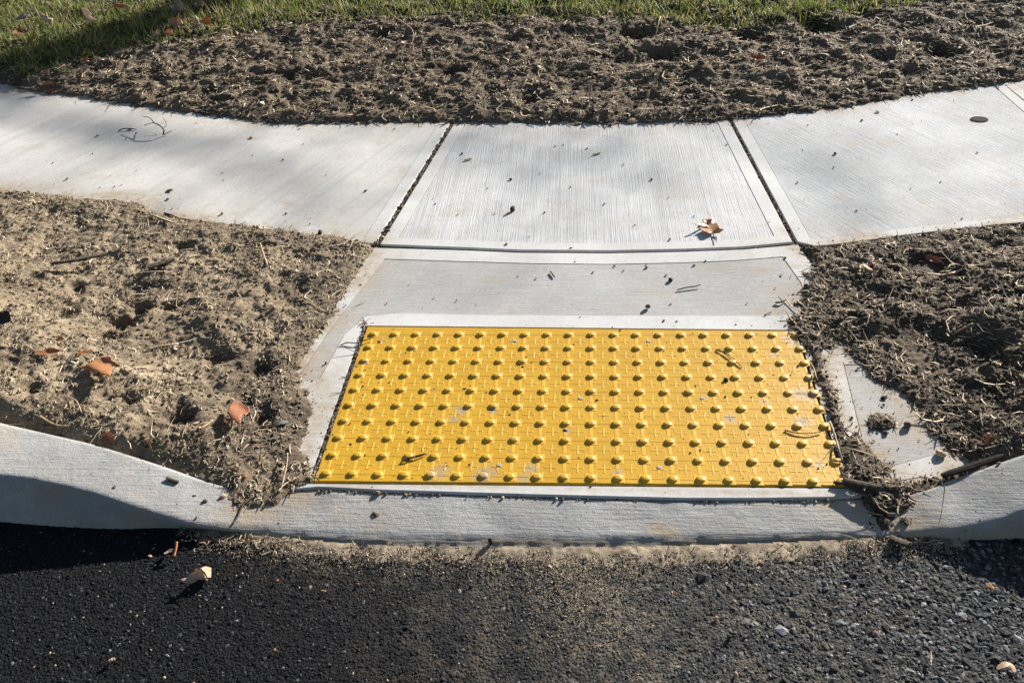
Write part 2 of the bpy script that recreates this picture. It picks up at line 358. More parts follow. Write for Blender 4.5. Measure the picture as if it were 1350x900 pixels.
CLUMP = P2([(1140, 554), (1148, 546), (1160, 549), (1176, 552), (1170, 562), (1156, 566), (1146, 567)])
CLUMP2 = P2([(1112, 580), (1130, 572), (1146, 588), (1160, 606), (1172, 622), (1150, 640), (1120, 640)])
BBf = P2([(-400, 92), (-150, 98), (0, 108), (60, 121), (110, 126), (200, 141), (300, 154), (380, 162), (480, 161), (560, 160), (700, 161), (780, 162), (900, 160), (960, 157), (1030, 150), (1100, 142), (1160, 132), (1220, 120), (1310, 112), (1350, 104), (1500, 80), (1750, 30)])
BB = np.vstack([BBf, [(4.2, 4.8), (-5.5, 4.8)]])
GL = P2([(-420, 60), (-150, 80), (-20, 90), (20, 97), (60, 90), (100, 84), (150, 64), (200, 58), (250, 50), (320, 38), (400, 30), (500, 25), (600, 22), (700, 22), (800, 24), (850, 27), (950, 34), (1020, 32), (1080, 27), (1140, 22), (1190, 8), (1260, -8), (1400, -22), (1750, -60)], .055)
def grass_d(x, y): return y - np.interp(x, GL[:, 0], GL[:, 1])

def edge_profile(d, t=0.018, w=0.03):
    return np.where(d > 0, t * (1 - np.exp(-np.maximum(d, 0) / w)), d * 0.55)
class Bed: pass
BEDS = []
def make_bed(name, polys, x0, x1, y0, y1, step, basefn, amp, pits, colfn, label, seed, thick=0.011, wid=0.03, rag=0.016, floor=None):
    xs = np.arange(x0, x1, step); ys = np.arange(y0, y1, step)
    X, Y = np.meshgrid(xs, ys); shp = X.shape; x, y = X.ravel(), Y.ravel()
    sd = np.full(x.shape, -9.0)
    for pl in polys: sd = np.maximum(sd, sdf(pl, x, y))
    d = sd + fbm(x, y, 0.05, seed, 3) * rag + noise(x, y, 0.012, seed + 3) * rag * 0.35
    inner = sstep(0.0, 0.10, d); near = sstep(-.01, 0.02, d)
    z = basefn(x, y) * sstep(-0.05, 0.06, sd) + edge_profile(d, thick, wid)
    n = fbm(x, y, 0.16, seed + 5, 3) * amp[0] + fbm(x, y, 0.045, seed + 11, 3) * amp[1]
    lum = np.clip(.75 + 1.1 * fbm(x, y, .22, seed + 97, 2), .25, 1.9) * np.abs(fbm(x, y, 0.024, seed + 23, 3)) ** 0.8 * amp[2] + noise(x, y, 0.011, seed + 41) * amp[3]
    z = z + inner * n + near * lum
    for px, py, r, dep in pits:
        w = at(px, py, 0.02); rr = ((x - w[0]) ** 2 + (y - w[1]) ** 2) / r ** 2
        z -= dep * np.exp(-rr ** 1.2 * (1 + 0.5 * noise(x, y, 0.03, seed + 61))) * inner
    if floor is not None: z = np.where((sdf(floor, x, y) > -.03) & (d > .012), np.maximum(z, .0045 + .004 * noise(x, y, .02, seed + 91) + .004 * inner), z)
    keep = (d > -0.03).reshape(shp)
    q = keep[:-1, :-1] & keep[1:, :-1] & keep[1:, 1:] & keep[:-1, 1:]
    id_ = np.arange(x.size).reshape(shp)
    F = np.stack([id_[:-1, :-1], id_[:-1, 1:], id_[1:, 1:], id_[1:, :-1]], -1)[q]
    cc = colfn(x, y, z, d)
    for px, py, r, dep in pits:   # shade of the hollows painted in: soil colour darkened around each pit
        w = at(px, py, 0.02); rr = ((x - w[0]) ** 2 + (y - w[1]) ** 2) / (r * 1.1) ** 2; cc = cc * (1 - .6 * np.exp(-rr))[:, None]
    used = np.zeros(x.size, bool); used[F.ravel()] = True
    remap = np.cumsum(used) - 1
    jx = noise(x, y, 0.009, seed + 71) * step * 0.5; jy = noise(x, y, 0.009, seed + 83) * step * 0.5
    V = np.stack([x + jx, y + jy, z], 1)[used]
    me = mesh_np(name, V, remap[F], cc[used])
    o = tag(link(name, me, M_soil), label, None, None, 'structure')
    b = Bed(); b.x0, b.y0, b.step, b.Z, b.D, b.obj = x0, y0, step, z.reshape(shp), d.reshape(shp), o
    BEDS.append(b); return b
def bed_sample(b, x, y):
    i = (np.asarray(x) - b.x0) / b.step; j = (np.asarray(y) - b.y0) / b.step
    ok = (i >= 0) & (j >= 0) & (i < b.Z.shape[1] - 1.001) & (j < b.Z.shape[0] - 1.001)
    i = np.clip(i, 0, b.Z.shape[1] - 1.01); j = np.clip(j, 0, b.Z.shape[0] - 1.01)
    a, c = i.astype(int), j.astype(int); u, v = i - a, j - c
    def bl(A): return A[c, a] * (1 - u) * (1 - v) + A[c, a + 1] * u * (1 - v) + A[c + 1, a] * (1 - u) * v + A[c + 1, a + 1] * u * v
    return bl(b.Z), np.where(ok, bl(b.D), -9)
def idw(samples):
    S = np.array(samples)
    def f(x, y):
        num = np.zeros(x.shape); den = np.zeros(x.shape)
        for a, b, z in S:
            w = 1 / ((x - a) ** 2 + (y - b) ** 2 + 0.002); w = w * w; num += w * z; den += w
        return num / den
    return f
cs = [(float(a), float(backY(np.array([a]))[0]), float(topZ(np.array([a]))[0]) - 0.004) for a in np.arange(-3.3, -0.66, 0.1)]
lbase0 = idw(cs + [(*p, 0.0) for p in LB[:24]] + [(-1.3, .45, .02), (-1.0, .35, 0.025)])
cs2 = [(float(a), float(backY(np.array([a]))[0]), float(topZ(np.array([a]))[0]) - 0.012) for a in np.arange(0.76, 2.6, 0.1)]
rbase0 = idw(cs2 + [(*p, 0.0) for p in RB[:8]] + [(*p, 0.0) for p in RB[-20:]] + [(1.15, .3, .045), (1.3, .1, .06)])
def lbase(x, y): return np.where(y < backY(x) + .012, np.maximum(topZ(x) - .0035, -.006), lbase0(x, y))
def rbase(x, y): return np.where(y < backY(x) + .012, topZ(x) - .004, rbase0(x, y))
def soilcol(c0, c1, seed):
    c0, c1 = np.array(c0), np.array(c1)
    def f(x, y, z, d):
        t = np.clip(0.5 + fbm(x, y, 0.22, seed, 4) * 0.55 + noise(x, y, 0.012, seed + 7) * 0.25, 0, 1)[:, None]
        return c0 * (1 - t) + c1 * t
    return f
def col_left(x, y, z, d):
    a = soilcol((.15, .115, .078), (.34, .265, .178), 3)(x, y, z, d)
    b = soilcol((.075, .058, .042), (.155, .12, .084), 8)(x, y, z, d)
    w = at(370, 560); w2 = at(440, 380)
    t = np.clip(np.exp(-(((x - w[0]) / .22) ** 2 + ((y - w[1]) / .22) ** 2)) + .6 * np.exp(-(((x - w2[0]) / .12) ** 2 + ((y - w2[1]) / .3) ** 2)), 0, 1)[:, None]
    return a * (1 - t) + b * t
def col_back(x, y, z, d):
    a = soilcol((.085, .064, .044), (.22, .168, .115), 13)(x, y, z, d)
    g = sstep(-.05, .10, grass_d(x, y) + fbm(x, y, .1, 5) * .06)[:, None]
    return a * (1 - g) + np.array((.055, .055, .024)) * g
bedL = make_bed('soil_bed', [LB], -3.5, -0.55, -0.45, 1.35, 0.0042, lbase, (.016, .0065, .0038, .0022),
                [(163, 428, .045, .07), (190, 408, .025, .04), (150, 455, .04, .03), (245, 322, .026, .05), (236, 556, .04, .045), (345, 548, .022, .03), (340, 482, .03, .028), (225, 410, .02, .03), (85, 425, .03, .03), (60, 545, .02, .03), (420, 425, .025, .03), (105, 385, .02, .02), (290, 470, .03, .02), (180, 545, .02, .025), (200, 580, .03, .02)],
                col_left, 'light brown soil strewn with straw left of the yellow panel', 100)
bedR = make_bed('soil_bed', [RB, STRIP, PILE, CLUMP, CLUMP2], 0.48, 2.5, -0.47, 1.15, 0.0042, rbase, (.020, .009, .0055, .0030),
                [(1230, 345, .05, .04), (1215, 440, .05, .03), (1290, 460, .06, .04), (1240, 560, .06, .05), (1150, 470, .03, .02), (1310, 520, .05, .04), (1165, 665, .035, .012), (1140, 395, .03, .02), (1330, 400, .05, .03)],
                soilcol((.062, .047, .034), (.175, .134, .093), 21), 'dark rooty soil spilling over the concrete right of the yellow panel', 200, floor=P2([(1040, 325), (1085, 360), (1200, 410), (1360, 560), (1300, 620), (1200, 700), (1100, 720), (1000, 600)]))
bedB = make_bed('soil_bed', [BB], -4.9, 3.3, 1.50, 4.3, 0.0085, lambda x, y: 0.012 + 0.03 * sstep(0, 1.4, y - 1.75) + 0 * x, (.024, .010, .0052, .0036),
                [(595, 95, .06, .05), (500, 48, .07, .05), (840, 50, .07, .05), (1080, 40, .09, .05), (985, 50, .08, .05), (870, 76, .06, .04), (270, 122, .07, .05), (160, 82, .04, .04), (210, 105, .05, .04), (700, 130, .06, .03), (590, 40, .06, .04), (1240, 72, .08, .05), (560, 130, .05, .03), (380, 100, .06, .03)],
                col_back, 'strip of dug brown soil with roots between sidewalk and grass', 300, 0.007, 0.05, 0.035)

def surface_z(x, y):
    x = np.atleast_1d(np.asarray(x, float)); y = np.atleast_1d(np.asarray(y, float))
    z = np.zeros_like(x); b = backY(x); f = frontY(x); t = botY(x); tz_ = topZ(x)
    z = np.where(y < b, tz_ - 0.002, z)
    z = np.where((y < f), tz_ - 0.004 + (ROADZ - tz_) * np.clip((f - y) / np.maximum(f - t, 1e-4), 0, 1), z)
    z = np.where(y < t, ROADZ + 0.002, z)
    for q in BEDS:
        zz, dd = bed_sample(q, x, y); z = np.where(dd > 0.0, np.maximum(z, zz), z)
    return z
def put(px, py):
    z = 0.0
    for _ in range(6):
        p = at(px, py, z); z = float(surface_z(p[0], p[1])[0])
    return np.array([p[0], p[1], z])

# ------------------------------------------------------------------ scatter builders
def fibres(P, length, width, yaw, pitch, curl, lift, cols, K=4, rnd=rng, taper=True):
    """bent three sided fibres: P base centres (n,3)"""
    n = len(P); t = np.linspace(-.5, .5, K)
    s = t[None, :] * length[:, None]
    cu = curl[:, None] * (t[None, :] ** 2 - 0.08) * length[:, None]
    up = lift[:, None] * (t[None, :] ** 2 * 2) * length[:, None] + np.sin(pitch)[:, None] * s
    lx = s * np.cos(pitch)[:, None]; ly = cu
    c, sn = np.cos(yaw)[:, None], np.sin(yaw)[:, None]
    C = np.stack([P[:, 0:1] + lx * c - ly * sn, P[:, 1:2] + lx * sn + ly * c, P[:, 2:3] + up], -1)      # n,K,3
    T = np.gradient(C, axis=1); T /= np.linalg.norm(T, axis=2, keepdims=True) + 1e-9
    S = np.cross(T, np.array([0, 0, 1.0])); S /= np.linalg.norm(S, axis=2, keepdims=True) + 1e-9
    U = np.cross(S, T)
    w = width[:, None] * (1 - 0.55 * (2 * np.abs(t))[None, :] ** 3 if taper else np.ones((1, K)))
    roll = rnd.uniform(0, 2 * np.pi, n)[:, None]
    ring = []
    for k in range(3):
        a = roll + k * 2.0944; fl = 0.5
        ring.append(C + S * (np.cos(a) * w)[..., None] + U * (np.sin(a) * w * fl)[..., None])
    V = np.stack(ring, 2)                                             # n,K,3,3
    base = (np.arange(n) * K * 3)[:, None, None]; kk = (np.arange(K - 1) * 3)[None, :, None]; r = np.arange(3)[None, None, :]
    a0 = base + kk + r; a1 = base + kk + (r + 1) % 3
    F = np.stack([a0, a1, a1 + 3, a0 + 3], -1).reshape(-1, 4)
    return V.reshape(-1, 3), F, np.repeat(cols, K * 3, axis=0)
ICO_V, ICO_F = None, None
def ico():
    t = (1 + 5 ** .5) / 2
    v = np.array([(-1, t, 0), (1, t, 0), (-1, -t, 0), (1, -t, 0), (0, -1, t), (0, 1, t), (0, -1, -t), (0, 1, -t), (t, 0, -1), (t, 0, 1), (-t, 0, -1), (-t, 0, 1)], float)
    v /= np.linalg.norm(v[0])
    f = np.array([(0, 11, 5), (0, 5, 1), (0, 1, 7), (0, 7, 10), (0, 10, 11), (1, 5, 9), (5, 11, 4), (11, 10, 2), (10, 7, 6), (7, 1, 8), (3, 9, 4), (3, 4, 2), (3, 2, 6), (3, 6, 8), (3, 8, 9), (4, 9, 5), (2, 4, 11), (6, 2, 10), (8, 6, 7), (9, 8, 1)])
    return v, f
ICO_V, ICO_F = ico()
def lumps(P, size, cols, flat=(0.45, 0.9), jit=0.28, rnd=rng, top=False):
    n = len(P)
    V = ICO_V[None] * (1 + rnd.uniform(-jit, jit, (n, 12, 1)))
    ax = np.stack([rnd.uniform(.7, 1.3, n), rnd.uniform(.55, 1.0, n), rnd.uniform(flat[0], flat[1], n)], 1)
    V = V * ax[:, None, :] * size[:, None, None]
    # random tilt then yaw
    a = rnd.uniform(0, 2 * np.pi, n); ti = rnd.normal(0, .35, n)
    x, y, z = V[..., 0], V[..., 1], V[..., 2]
    y, z = y * np.cos(ti)[:, None] - z * np.sin(ti)[:, None], y * np.sin(ti)[:, None] + z * np.cos(ti)[:, None]
    x, y = x * np.cos(a)[:, None] - y * np.sin(a)[:, None], x * np.sin(a)[:, None] + y * np.cos(a)[:, None]
    V = np.stack([x, y, z], -1) + P[:, None, :]
    fs = ICO_F[ICO_V[ICO_F][:, :, 2].max(1) > .1] if top else ICO_F
    F = (np.arange(n) * 12)[:, None, None] + fs[None]
    return V.reshape(-1, 3), F.reshape(-1, 3), np.repeat(cols, 12, axis=0)
def palette(n, cols, wts, jitter=0.18, rnd=rng):
    c = np.array(cols)[rnd.choice(len(cols), n, p=np.array(wts) / sum(wts))]
    return c * (1 + rnd.uniform(-jitter, jitter, (n, 1)))
def sample_bed(b, n, dmin=0.0, ymax=9, clump=0.0, seed=1):
    out = []
    tot = 0
    while tot < n:
        x = b.x0 + rng.random(n * 2) * b.step * (b.Z.shape[1] - 1); y = b.y0 + rng.random(n * 2) * b.step * (b.Z.shape[0] - 1)
        z, d = bed_sample(b, x, y)
        k = (d > dmin) & (y < ymax)
        if clump: k &= rng.random(len(x)) < np.clip(0.5 + clump * fbm(x, y, .16, seed, 3), .04, 1)
        # keep to what the camera side can see
        out.append(np.stack([x, y, z], 1)[k]); tot += k.sum()
    return np.vstack(out)[:n]
FC = [(.41, .32, .215), (.26, .205, .14), (.12, .092, .066), (.055, .042, .032), (.56, .46, .33)]
def litter(b, name, label, n, wts, lrange, wrange, seed, liftmax=0.25, clump=1.0, ymax=9, shade=1.0):
    P = sample_bed(b, n, -0.004, ymax, clump, seed)
    ln = rng.lognormal(np.log(lrange), 0.5, n); wd = rng.lognormal(np.log(wrange), 0.4, n)
    P[:, 2] += wd * 0.5 + 0.0005
    V, F, C = fibres(P, ln, wd, rng.uniform(0, 2 * np.pi, n), rng.normal(0, .12, n), rng.normal(0, 1.3, n), rng.uniform(-.15, liftmax, n), palette(n, FC, wts) * shade)
    return tag(link(name, mesh_np(name, V, F, C), M_fibre), label, 'plant litter', None, 'stuff')
def crumbs(b, name, label, n, cols, wts, size, seed, clump=0.5, ymax=9, dmin=-0.006):
    P = sample_bed(b, n, dmin, ymax, clump, seed); s = np.minimum(rng.lognormal(np.log(size), 0.5, n), size * 2.0)
    P[:, 2] += s * 0.25
    V, F, C = lumps(P, s, palette(n, cols, wts))
    return tag(link(name, mesh_np(name, V, F, C, smooth=False), M_crumb), label, 'soil crumbs', None, 'stuff')
litter(bedL, 'straw_litter', 'short dry straw and root fibres strewn over the left soil bed', 19000, (5, 4.5, 2.5, 1.2, 1.5), .018, .0012, 5)
litter(bedL, 'straw_litter', 'longer pale straw stems lying on the left soil bed', 420, (6, 2, 1, 0, 3), .055, .0019, 9, .35)
litter(bedR, 'root_litter', 'tangled brown roots and fibres over the right soil bed', 14000, (4.2, 4.2, 3.2, 2, 1.5), .020, .0014, 15)
litter(bedR, 'root_litter', 'longer pale stems lying on the right soil bed', 330, (5, 3, 2, 0, 2.5), .055, .0019, 19, .4)
litter(bedB, 'root_litter', 'matted roots and fibres over the soil strip behind the sidewalk', 34000, (4.5, 4.5, 3, 1.5, 1.4), .032, .0023, 25, .3, .6, 3.6)
crumbs(bedL, 'soil_crumbs', 'light brown soil crumbs on the left soil bed', 8000, [(.22, .17, .115), (.15, .115, .08), (.32, .25, .17), (.07, .055, .04)], (5, 4, 2, 1.3), .0030, 35)
crumbs(bedR, 'soil_crumbs', 'dark soil crumbs on the right soil bed', 7000, [(.10, .08, .057), (.16, .125, .088), (.05, .04, .03), (.40, .31, .21)], (5, 3, 3, .5), .0034, 45)
crumbs(bedB, 'soil_crumbs', 'dark soil crumbs on the strip behind the sidewalk', 9000, [(.10, .08, .057), (.17, .132, .092), (.05, .04, .03), (.42, .33, .23)], (5, 3, 3, .4), .0052, 55, .5, 3.5)

# ------------------------------------------------------------------ lawn grass
n = 42000
gx = rng.uniform(-4.6, 3.0, n * 2); gd = rng.uniform(-.10, 1.1, n * 2) ; gy = np.interp(gx, GL[:, 0], GL[:, 1]) + gd
prob = sstep(-.07, .09, gd + fbm(gx, gy, .14, 71, 3) * .10) * np.clip(.70 + 1.0 * fbm(gx, gy, .12, 72, 2), .04, 1)
k = (rng.random(n * 2) < prob) & (gy < 4.25); gx, gy, gd = gx[k][:n], gy[k][:n], gd[k][:n]; n = len(gx)
gz = bed_sample(bedB, gx, gy)[0]
hgt = rng.lognormal(np.log(.043), .42, n) * (0.55 + 0.45 * sstep(-.02, .2, gd)); wd = rng.uniform(.0013, .0028, n)
yaw = rng.uniform(0, 2 * np.pi, n); bend = rng.uniform(.15, 1.1, n)
t = np.array([0, .4, .75, 1.0])
dx = np.cos(yaw)[:, None] * (bend[:, None] * t ** 1.8) * hgt[:, None]; dy = np.sin(yaw)[:, None] * (bend[:, None] * t ** 1.8) * hgt[:, None]
dz = hgt[:, None] * (t - .28 * bend[:, None] * t ** 2)
C = np.stack([gx[:, None] + dx, gy[:, None] + dy, gz[:, None] - .003 + dz], -1)
S = np.stack([-np.sin(yaw + .6), np.cos(yaw + .6), 0 * yaw], 1)[:, None, :] * (wd[:, None] * np.array([1, .9, .6, .08]))[..., None]
V = np.stack([C - S, C + S], 2).reshape(-1, 3)
b0 = (np.arange(n) * 8)[:, None]; kk = np.arange(3)[None] * 2
F = np.stack([b0 + kk, b0 + kk + 1, b0 + kk + 3, b0 + kk + 2], -1).reshape(-1, 4)
gc = palette(n, [(.10, .15, .025), (.16, .20, .04), (.065, .10, .02), (.22, .23, .07), (.36, .28, .14), (.22, .24, .06)], (3, 2.6, 3, 2.6, 3.6, 2.4), .32)
tag(link('lawn_grass', mesh_np('lawn_grass', V, F, np.repeat(gc, 8, axis=0)), M_grass), 'green lawn grass along the back of the soil strip', 'grass', None, 'stuff')

# ------------------------------------------------------------------ sidewalk slabs
def resample(poly, step, closed=True):
    poly = np.asarray(poly, float); out = []
    n = len(poly)
    for i in range(n if closed else n - 1):
        a, b = poly[i], poly[(i + 1) % n]; m = max(1, int(np.ceil(np.linalg.norm(b - a) / step)))
        for k in range(m): out.append(a + (b - a) * k / m)
    return np.array(out)
def area(p): x, y = p[:, 0], p[:, 1]; return 0.5 * np.sum(x * np.roll(y, -1) - y * np.roll(x, -1))
def ccw(p): p = np.asarray(p, float); return p if area(p) > 0 else p[::-1]
def offset(p, d):
    """inset a ccw polygon by d"""
    e1 = p - np.roll(p, 1, 0); e2 = np.roll(p, -1, 0) - p
    n1 = np.stack([-e1[:, 1], e1[:, 0]], 1); n1 /= np.linalg.norm(n1, axis=1, keepdims=True) + 1e-12
    n2 = np.stack([-e2[:, 1], e2[:, 0]], 1); n2 /= np.linalg.norm(n2, axis=1, keepdims=True) + 1e-12
    m = n1 + n2; m /= np.maximum(np.sum(m * n1, axis=1, keepdims=True), .25)
    return p + m * d
def fill(outer, holes, step, z):
    """triangulated flat region with interior points"""
    pts = [Vector(v) for v in outer]; edges = [(i, (i + 1) % len(outer)) for i in range(len(outer))]
    for h in holes:
        b = len(pts); pts += [Vector(v) for v in h]; edges += [(b + i, b + (i + 1) % len(h)) for i in range(len(h))]
    mn, mx = outer.min(0), outer.max(0)
    gx, gy = np.meshgrid(np.arange(mn[0], mx[0], step), np.arange(mn[1], mx[1], step)); gx, gy = gx.ravel(), gy.ravel()
    ok = sdf(outer, gx, gy) > step * .4
    for h in holes: ok &= sdf(h, gx, gy) < -step * .4
    pts += [Vector((a, b)) for a, b in zip(gx[ok], gy[ok])]
    v, e, f, *_ = delaunay_2d_cdt(pts, edges, [], 0, 1e-6)
    v = np.array([(p.x, p.y) for p in v]); f = np.array([t for t in f if len(t) == 3])
    c = v[f].mean(1); k = sdf(outer, c[:, 0], c[:, 1]) > 0
    for h in holes: k &= sdf(h, c[:, 0], c[:, 1]) < 0
    f = f[k]
    a = v[f]; sgn = np.cross(a[:, 1] - a[:, 0], a[:, 2] - a[:, 0]); f[sgn < 0] = f[sgn < 0][:, ::-1]
    return np.column_stack([v, np.full(len(v), z)]), f
def wall(p, z0, p1, z1):
    n = len(p); V = np.vstack([np.column_stack([p, np.full(n, z0)]), np.column_stack([p1, np.full(n, z1)])])
    i = np.arange(n); j = (i + 1) % n
    return V, np.vstack([np.stack([i, i + n, j + n], 1), np.stack([i, j + n, j], 1)])
def combine(parts):
    Vs, Fs, o = [], [], 0
    for V, F in parts: Vs.append(V); Fs.append(np.asarray(F) + o); o += len(V)
    return np.vstack(Vs), np.vstack(Fs)
def dust_at(x, y):
    d = np.full(len(x), 0.0)
    for pl, s in ((LB, .07), (RB, .055), (STRIP, .05), (PILE, .06), (BB, .06)):
        sd = -sdf(pl, x, y); d = np.maximum(d, np.exp(-np.maximum(sd, 0) / s))
    d = d * np.clip(.72 + 1.1 * fbm(x, y, .16, 91, 3), 0.08, 1.15) + .10 * np.clip(fbm(x, y, .25, 95, 4), 0, 1) 
    for px, py, rx, ry, a in [(150, 258, .16, .05, .95), (25, 250, .2, .06, .7), (400, 165, .05, .03, .8), (560, 305, .05, .04, .35), (600, 280, .10, .05, .32), (540, 255, .05, .04, .3), (900, 258, .06, .04, .3),
                              (331, 182, .05, .02, .7), (945, 352, .06, .02, .5), (1000, 355, .05, .02, .6), (1050, 350, .04, .02, .6), (1020, 410, .08, .03, .5), (835, 403, .04, .02, .4), (1040, 305, .03, .04, .5), (480, 310, .04, .05, .5),
                              (660, 280, .08, .03, .25), (1175, 555, .05, .05, .6), (1150, 600, .06, .06, .9), (1130, 560, .03, .05, .8), (1200, 575, .06, .04, .6), (1185, 620, .06, .03, .5),
                              (430, 470, .03, .1, .5), (400, 600, .03, .1, .9), (1000, 650, .5, .012, .7), (600, 641, .3, .012, .75), (460, 640, .08, .012, .8), (1060, 425, .06, .02, .7)]:
        w = at(px, py, 0); d = np.maximum(d, a * np.exp(-((x - w[0]) / rx) ** 2 - ((y - w[1]) / ry) ** 2))
    return np.clip(d, 0, 1)
def finish(name, parts, mat_, parent, bdir):
    V, F = combine(parts)
    u = np.array(bdir) / np.linalg.norm(bdir); bro = np.stack([V[:, 0] * u[1] - V[:, 1] * u[0], V[:, 0] * u[0] + V[:, 1] * u[1], V[:, 0] * 0], 1)
    d = dust_at(V[:, 0], V[:, 1])
    return link(name, mesh_np(name, V, F, np.stack([d] * 3, 1), bro, smooth=False), mat_, parent)
def slab(outer, fields, bdir, mats, parent, extra_holes=(), z=0.0, name='slab', label=None):
    o = ccw(resample(outer, .03)); holes = [ccw(resample(f, .03)) for f in fields]; eh = [ccw(resample(f, .03)) for f in extra_holes]
    top = offset(o, .003)
    parts = [fill(top, holes + eh, .02, z), wall(offset(o, .001), z - .0014, top, z), wall(o, z - .006, offset(o, .001), z - .0014), wall(o, z - .11, o, z - .006)]
    for h in holes: parts += [wall(h, z, h, z - .006), fill(h, [], .2, z - .006)]
    for h in eh: parts += [wall(h, z, h, z - .02)]
    s = finish(name, parts, M_smooth, parent, bdir)
    if label: s['label'] = label
    for h in holes:
        q = offset(h, .0022)
        pp = [fill(q, [], .02, z - .0012), wall(q, z - .0055, q, z - .0012)]
        finish('broomed_field', pp, mats, s, bdir)
    return s
side = tag(empty('sidewalk'), 'curving pale concrete sidewalk of four slabs crossing the picture', None, None, 'structure')
def joint(pa, pb, w): # shift a segment sideways by w metres
    a, b = at(*pa)[:2], at(*pb)[:2]; d = (b - a) / np.linalg.norm(b - a); nrm = np.array([d[1], -d[0]])
    return a + nrm * w, b + nrm * w
GAP = 0.0085; BW = 0.046
JL = ((597, 161), (497, 322)); JR = ((962, 157), (1048, 319)); JF = ((1327, 110), (1372, 148))
UPB = 0.08
# back edges run a little way under the soil
def back_at(px0, px1, n):
    xs = np.linspace(px0, px1, n); return [at(x, np.interp(x, [-400, -150, 0, 60, 110, 200, 300, 380, 480, 560, 700, 780, 900, 960, 1030, 1100, 1160, 1220, 1310, 1350, 1500, 1750], [92, 98, 108, 121, 126, 141, 154, 162, 161, 160, 161, 162, 160, 157, 150, 142, 132, 120, 112, 104, 80, 30]))[:2] + np.array([0, .06]) for x in xs]
def front_left(n):
    xs = np.linspace(-420, 488, n); return [at(x, np.interp(x, [-420, -200, 0, 130, 250, 330, 400, 450, 497], [235, 243, 251, 268, 290, 300, 309, 315, 322.5]))[:2] for x in xs]
jl_l = joint(*JL, GAP); jl_r = joint(*JL, -GAP)     # seen from the back to the front, +w is to the left in the picture
if at(*JL[0])[0] - jl_l[0][0] < 0: jl_l, jl_r = jl_r, jl_l
jr_l = joint(*JR, .0066); jr_r = joint(*JR, -.0066)
if at(*JR[0])[0] - jr_l[0][0] < 0: jr_l, jr_r = jr_r, jr_l
jf_l = joint(*JF, GAP * 1.4); jf_r = joint(*JF, -GAP * 1.4)
if at(*JF[0])[0] - jf_l[0][0] < 0: jf_l, jf_r = jf_r, jf_l
def ext(seg, k): # lengthen a joint segment at its back end
    a, b = seg; d = (a - b) / np.linalg.norm(a - b); return a + d * k, b
jl_l, jl_r, jr_l, jr_r, jf_l = (ext(s, .06) for s in (jl_l, jl_r, jr_l, jr_r, jf_l))
def inset_side(outer, amounts):
    """inset a polygon edge by edge: amounts per edge"""
    o = np.asarray(outer, float); n = len(o); lines = []
    s = 1 if area(o) > 0 else -1
    for i in range(n):
        a, b = o[i], o[(i + 1) % n]; d = (b - a) / (np.linalg.norm(b - a) + 1e-12); nn = s * np.array([-d[1], d[0]]); lines.append((a + nn * amounts[i], d))
    out = []
    for i in range(n):
        (p, d), (q, e) = lines[i - 1], lines[i]
        cr = d[0] * e[1] - d[1] * e[0]
        if abs(cr) < 0.02: out.append(q)
        else: t = ((q[0] - p[0]) * e[1] - (q[1] - p[1]) * e[0]) / cr; out.append(p + d * t)
    return np.array(out)
# left slab
bk = back_at(-420, 580, 18); fl = front_left(16)
outer = bk + [jl_l[0], jl_l[1]] + fl[::-1][1:]
am = [.03] * (len(bk)) + [BW] + [.02] * (len(fl) - 1) + [.05]
dl = at(330, 260)[:2] - at(470, 165)[:2]
slab(outer, [inset_side(outer, am[:len(outer)])], dl, M_broom_soft, side, label='smooth pale slab left of the slanting joint with soft shadows')
# middle slab
bk = back_at(602, 955, 8)
fm_px = [(1043, 318.5), (980, 325.5), (900, 328.5), (803, 330.5), (683, 329.5), (616, 326.5), (503, 322)]
fm = [at(*p)[:2] for p in fm_px]
outer = [jl_r[0]] + bk + [jr_l[0], jr_l[1]] + fm[1:-1] + [jl_r[1]]
am = [.03] * (len(bk) + 1) + [BW] + [BW] * (len(fm) - 1) + [BW]
dm = at(790, 300)[:2] - at(785, 180)[:2]
slab(outer, [inset_side(outer, am[:len(outer)])], dm, M_broom, side, label='middle slab with fine front to back broom lines')
# right slab
bk = back_at(968, 1318, 12)
fr_px = [(1400, 285), (1350, 293), (1270, 301), (1200, 309), (1150, 316), (1100, 322.5), (1075, 324.5), (1056, 323)]
fr = [at(*p)[:2] for p in fr_px]
far_front = at(1480, 262)[:2]
jfx = jf_l[1] + (jf_l[1] - jf_l[0]) / np.linalg.norm(jf_l[1] - jf_l[0]) * .75
outer = [jr_r[0]] + bk + [jf_l[0], jfx, far_front] + fr[:-1] + [jr_r[1]]
am = [.012] * (len(bk) + 1) + [BW, BW, BW] + [BW * .85] * (len(fr) - 1) + [BW]
dr = at(1233, 240)[:2] - at(1047, 147)[:2]
slab(outer, [inset_side(outer, am[:len(outer)])], dr, M_broom_grey, side, label='right slab with slanting broom lines')
# far right slab, only its corner shows
d0 = jf_r[0]; d1 = jf_r[1] + (jf_r[1] - jf_r[0]) / np.linalg.norm(jf_r[1] - jf_r[0]) * .75
outer = [d0 + np.array([-.03, .05]), d0 + np.array([1.5, .95]), d1 + np.array([1.6, .9]), d1]
slab(outer, [inset_side(outer, [.03, BW, BW, BW])], dr, M_broom_grey, side, label='far right slab beyond the open joint')

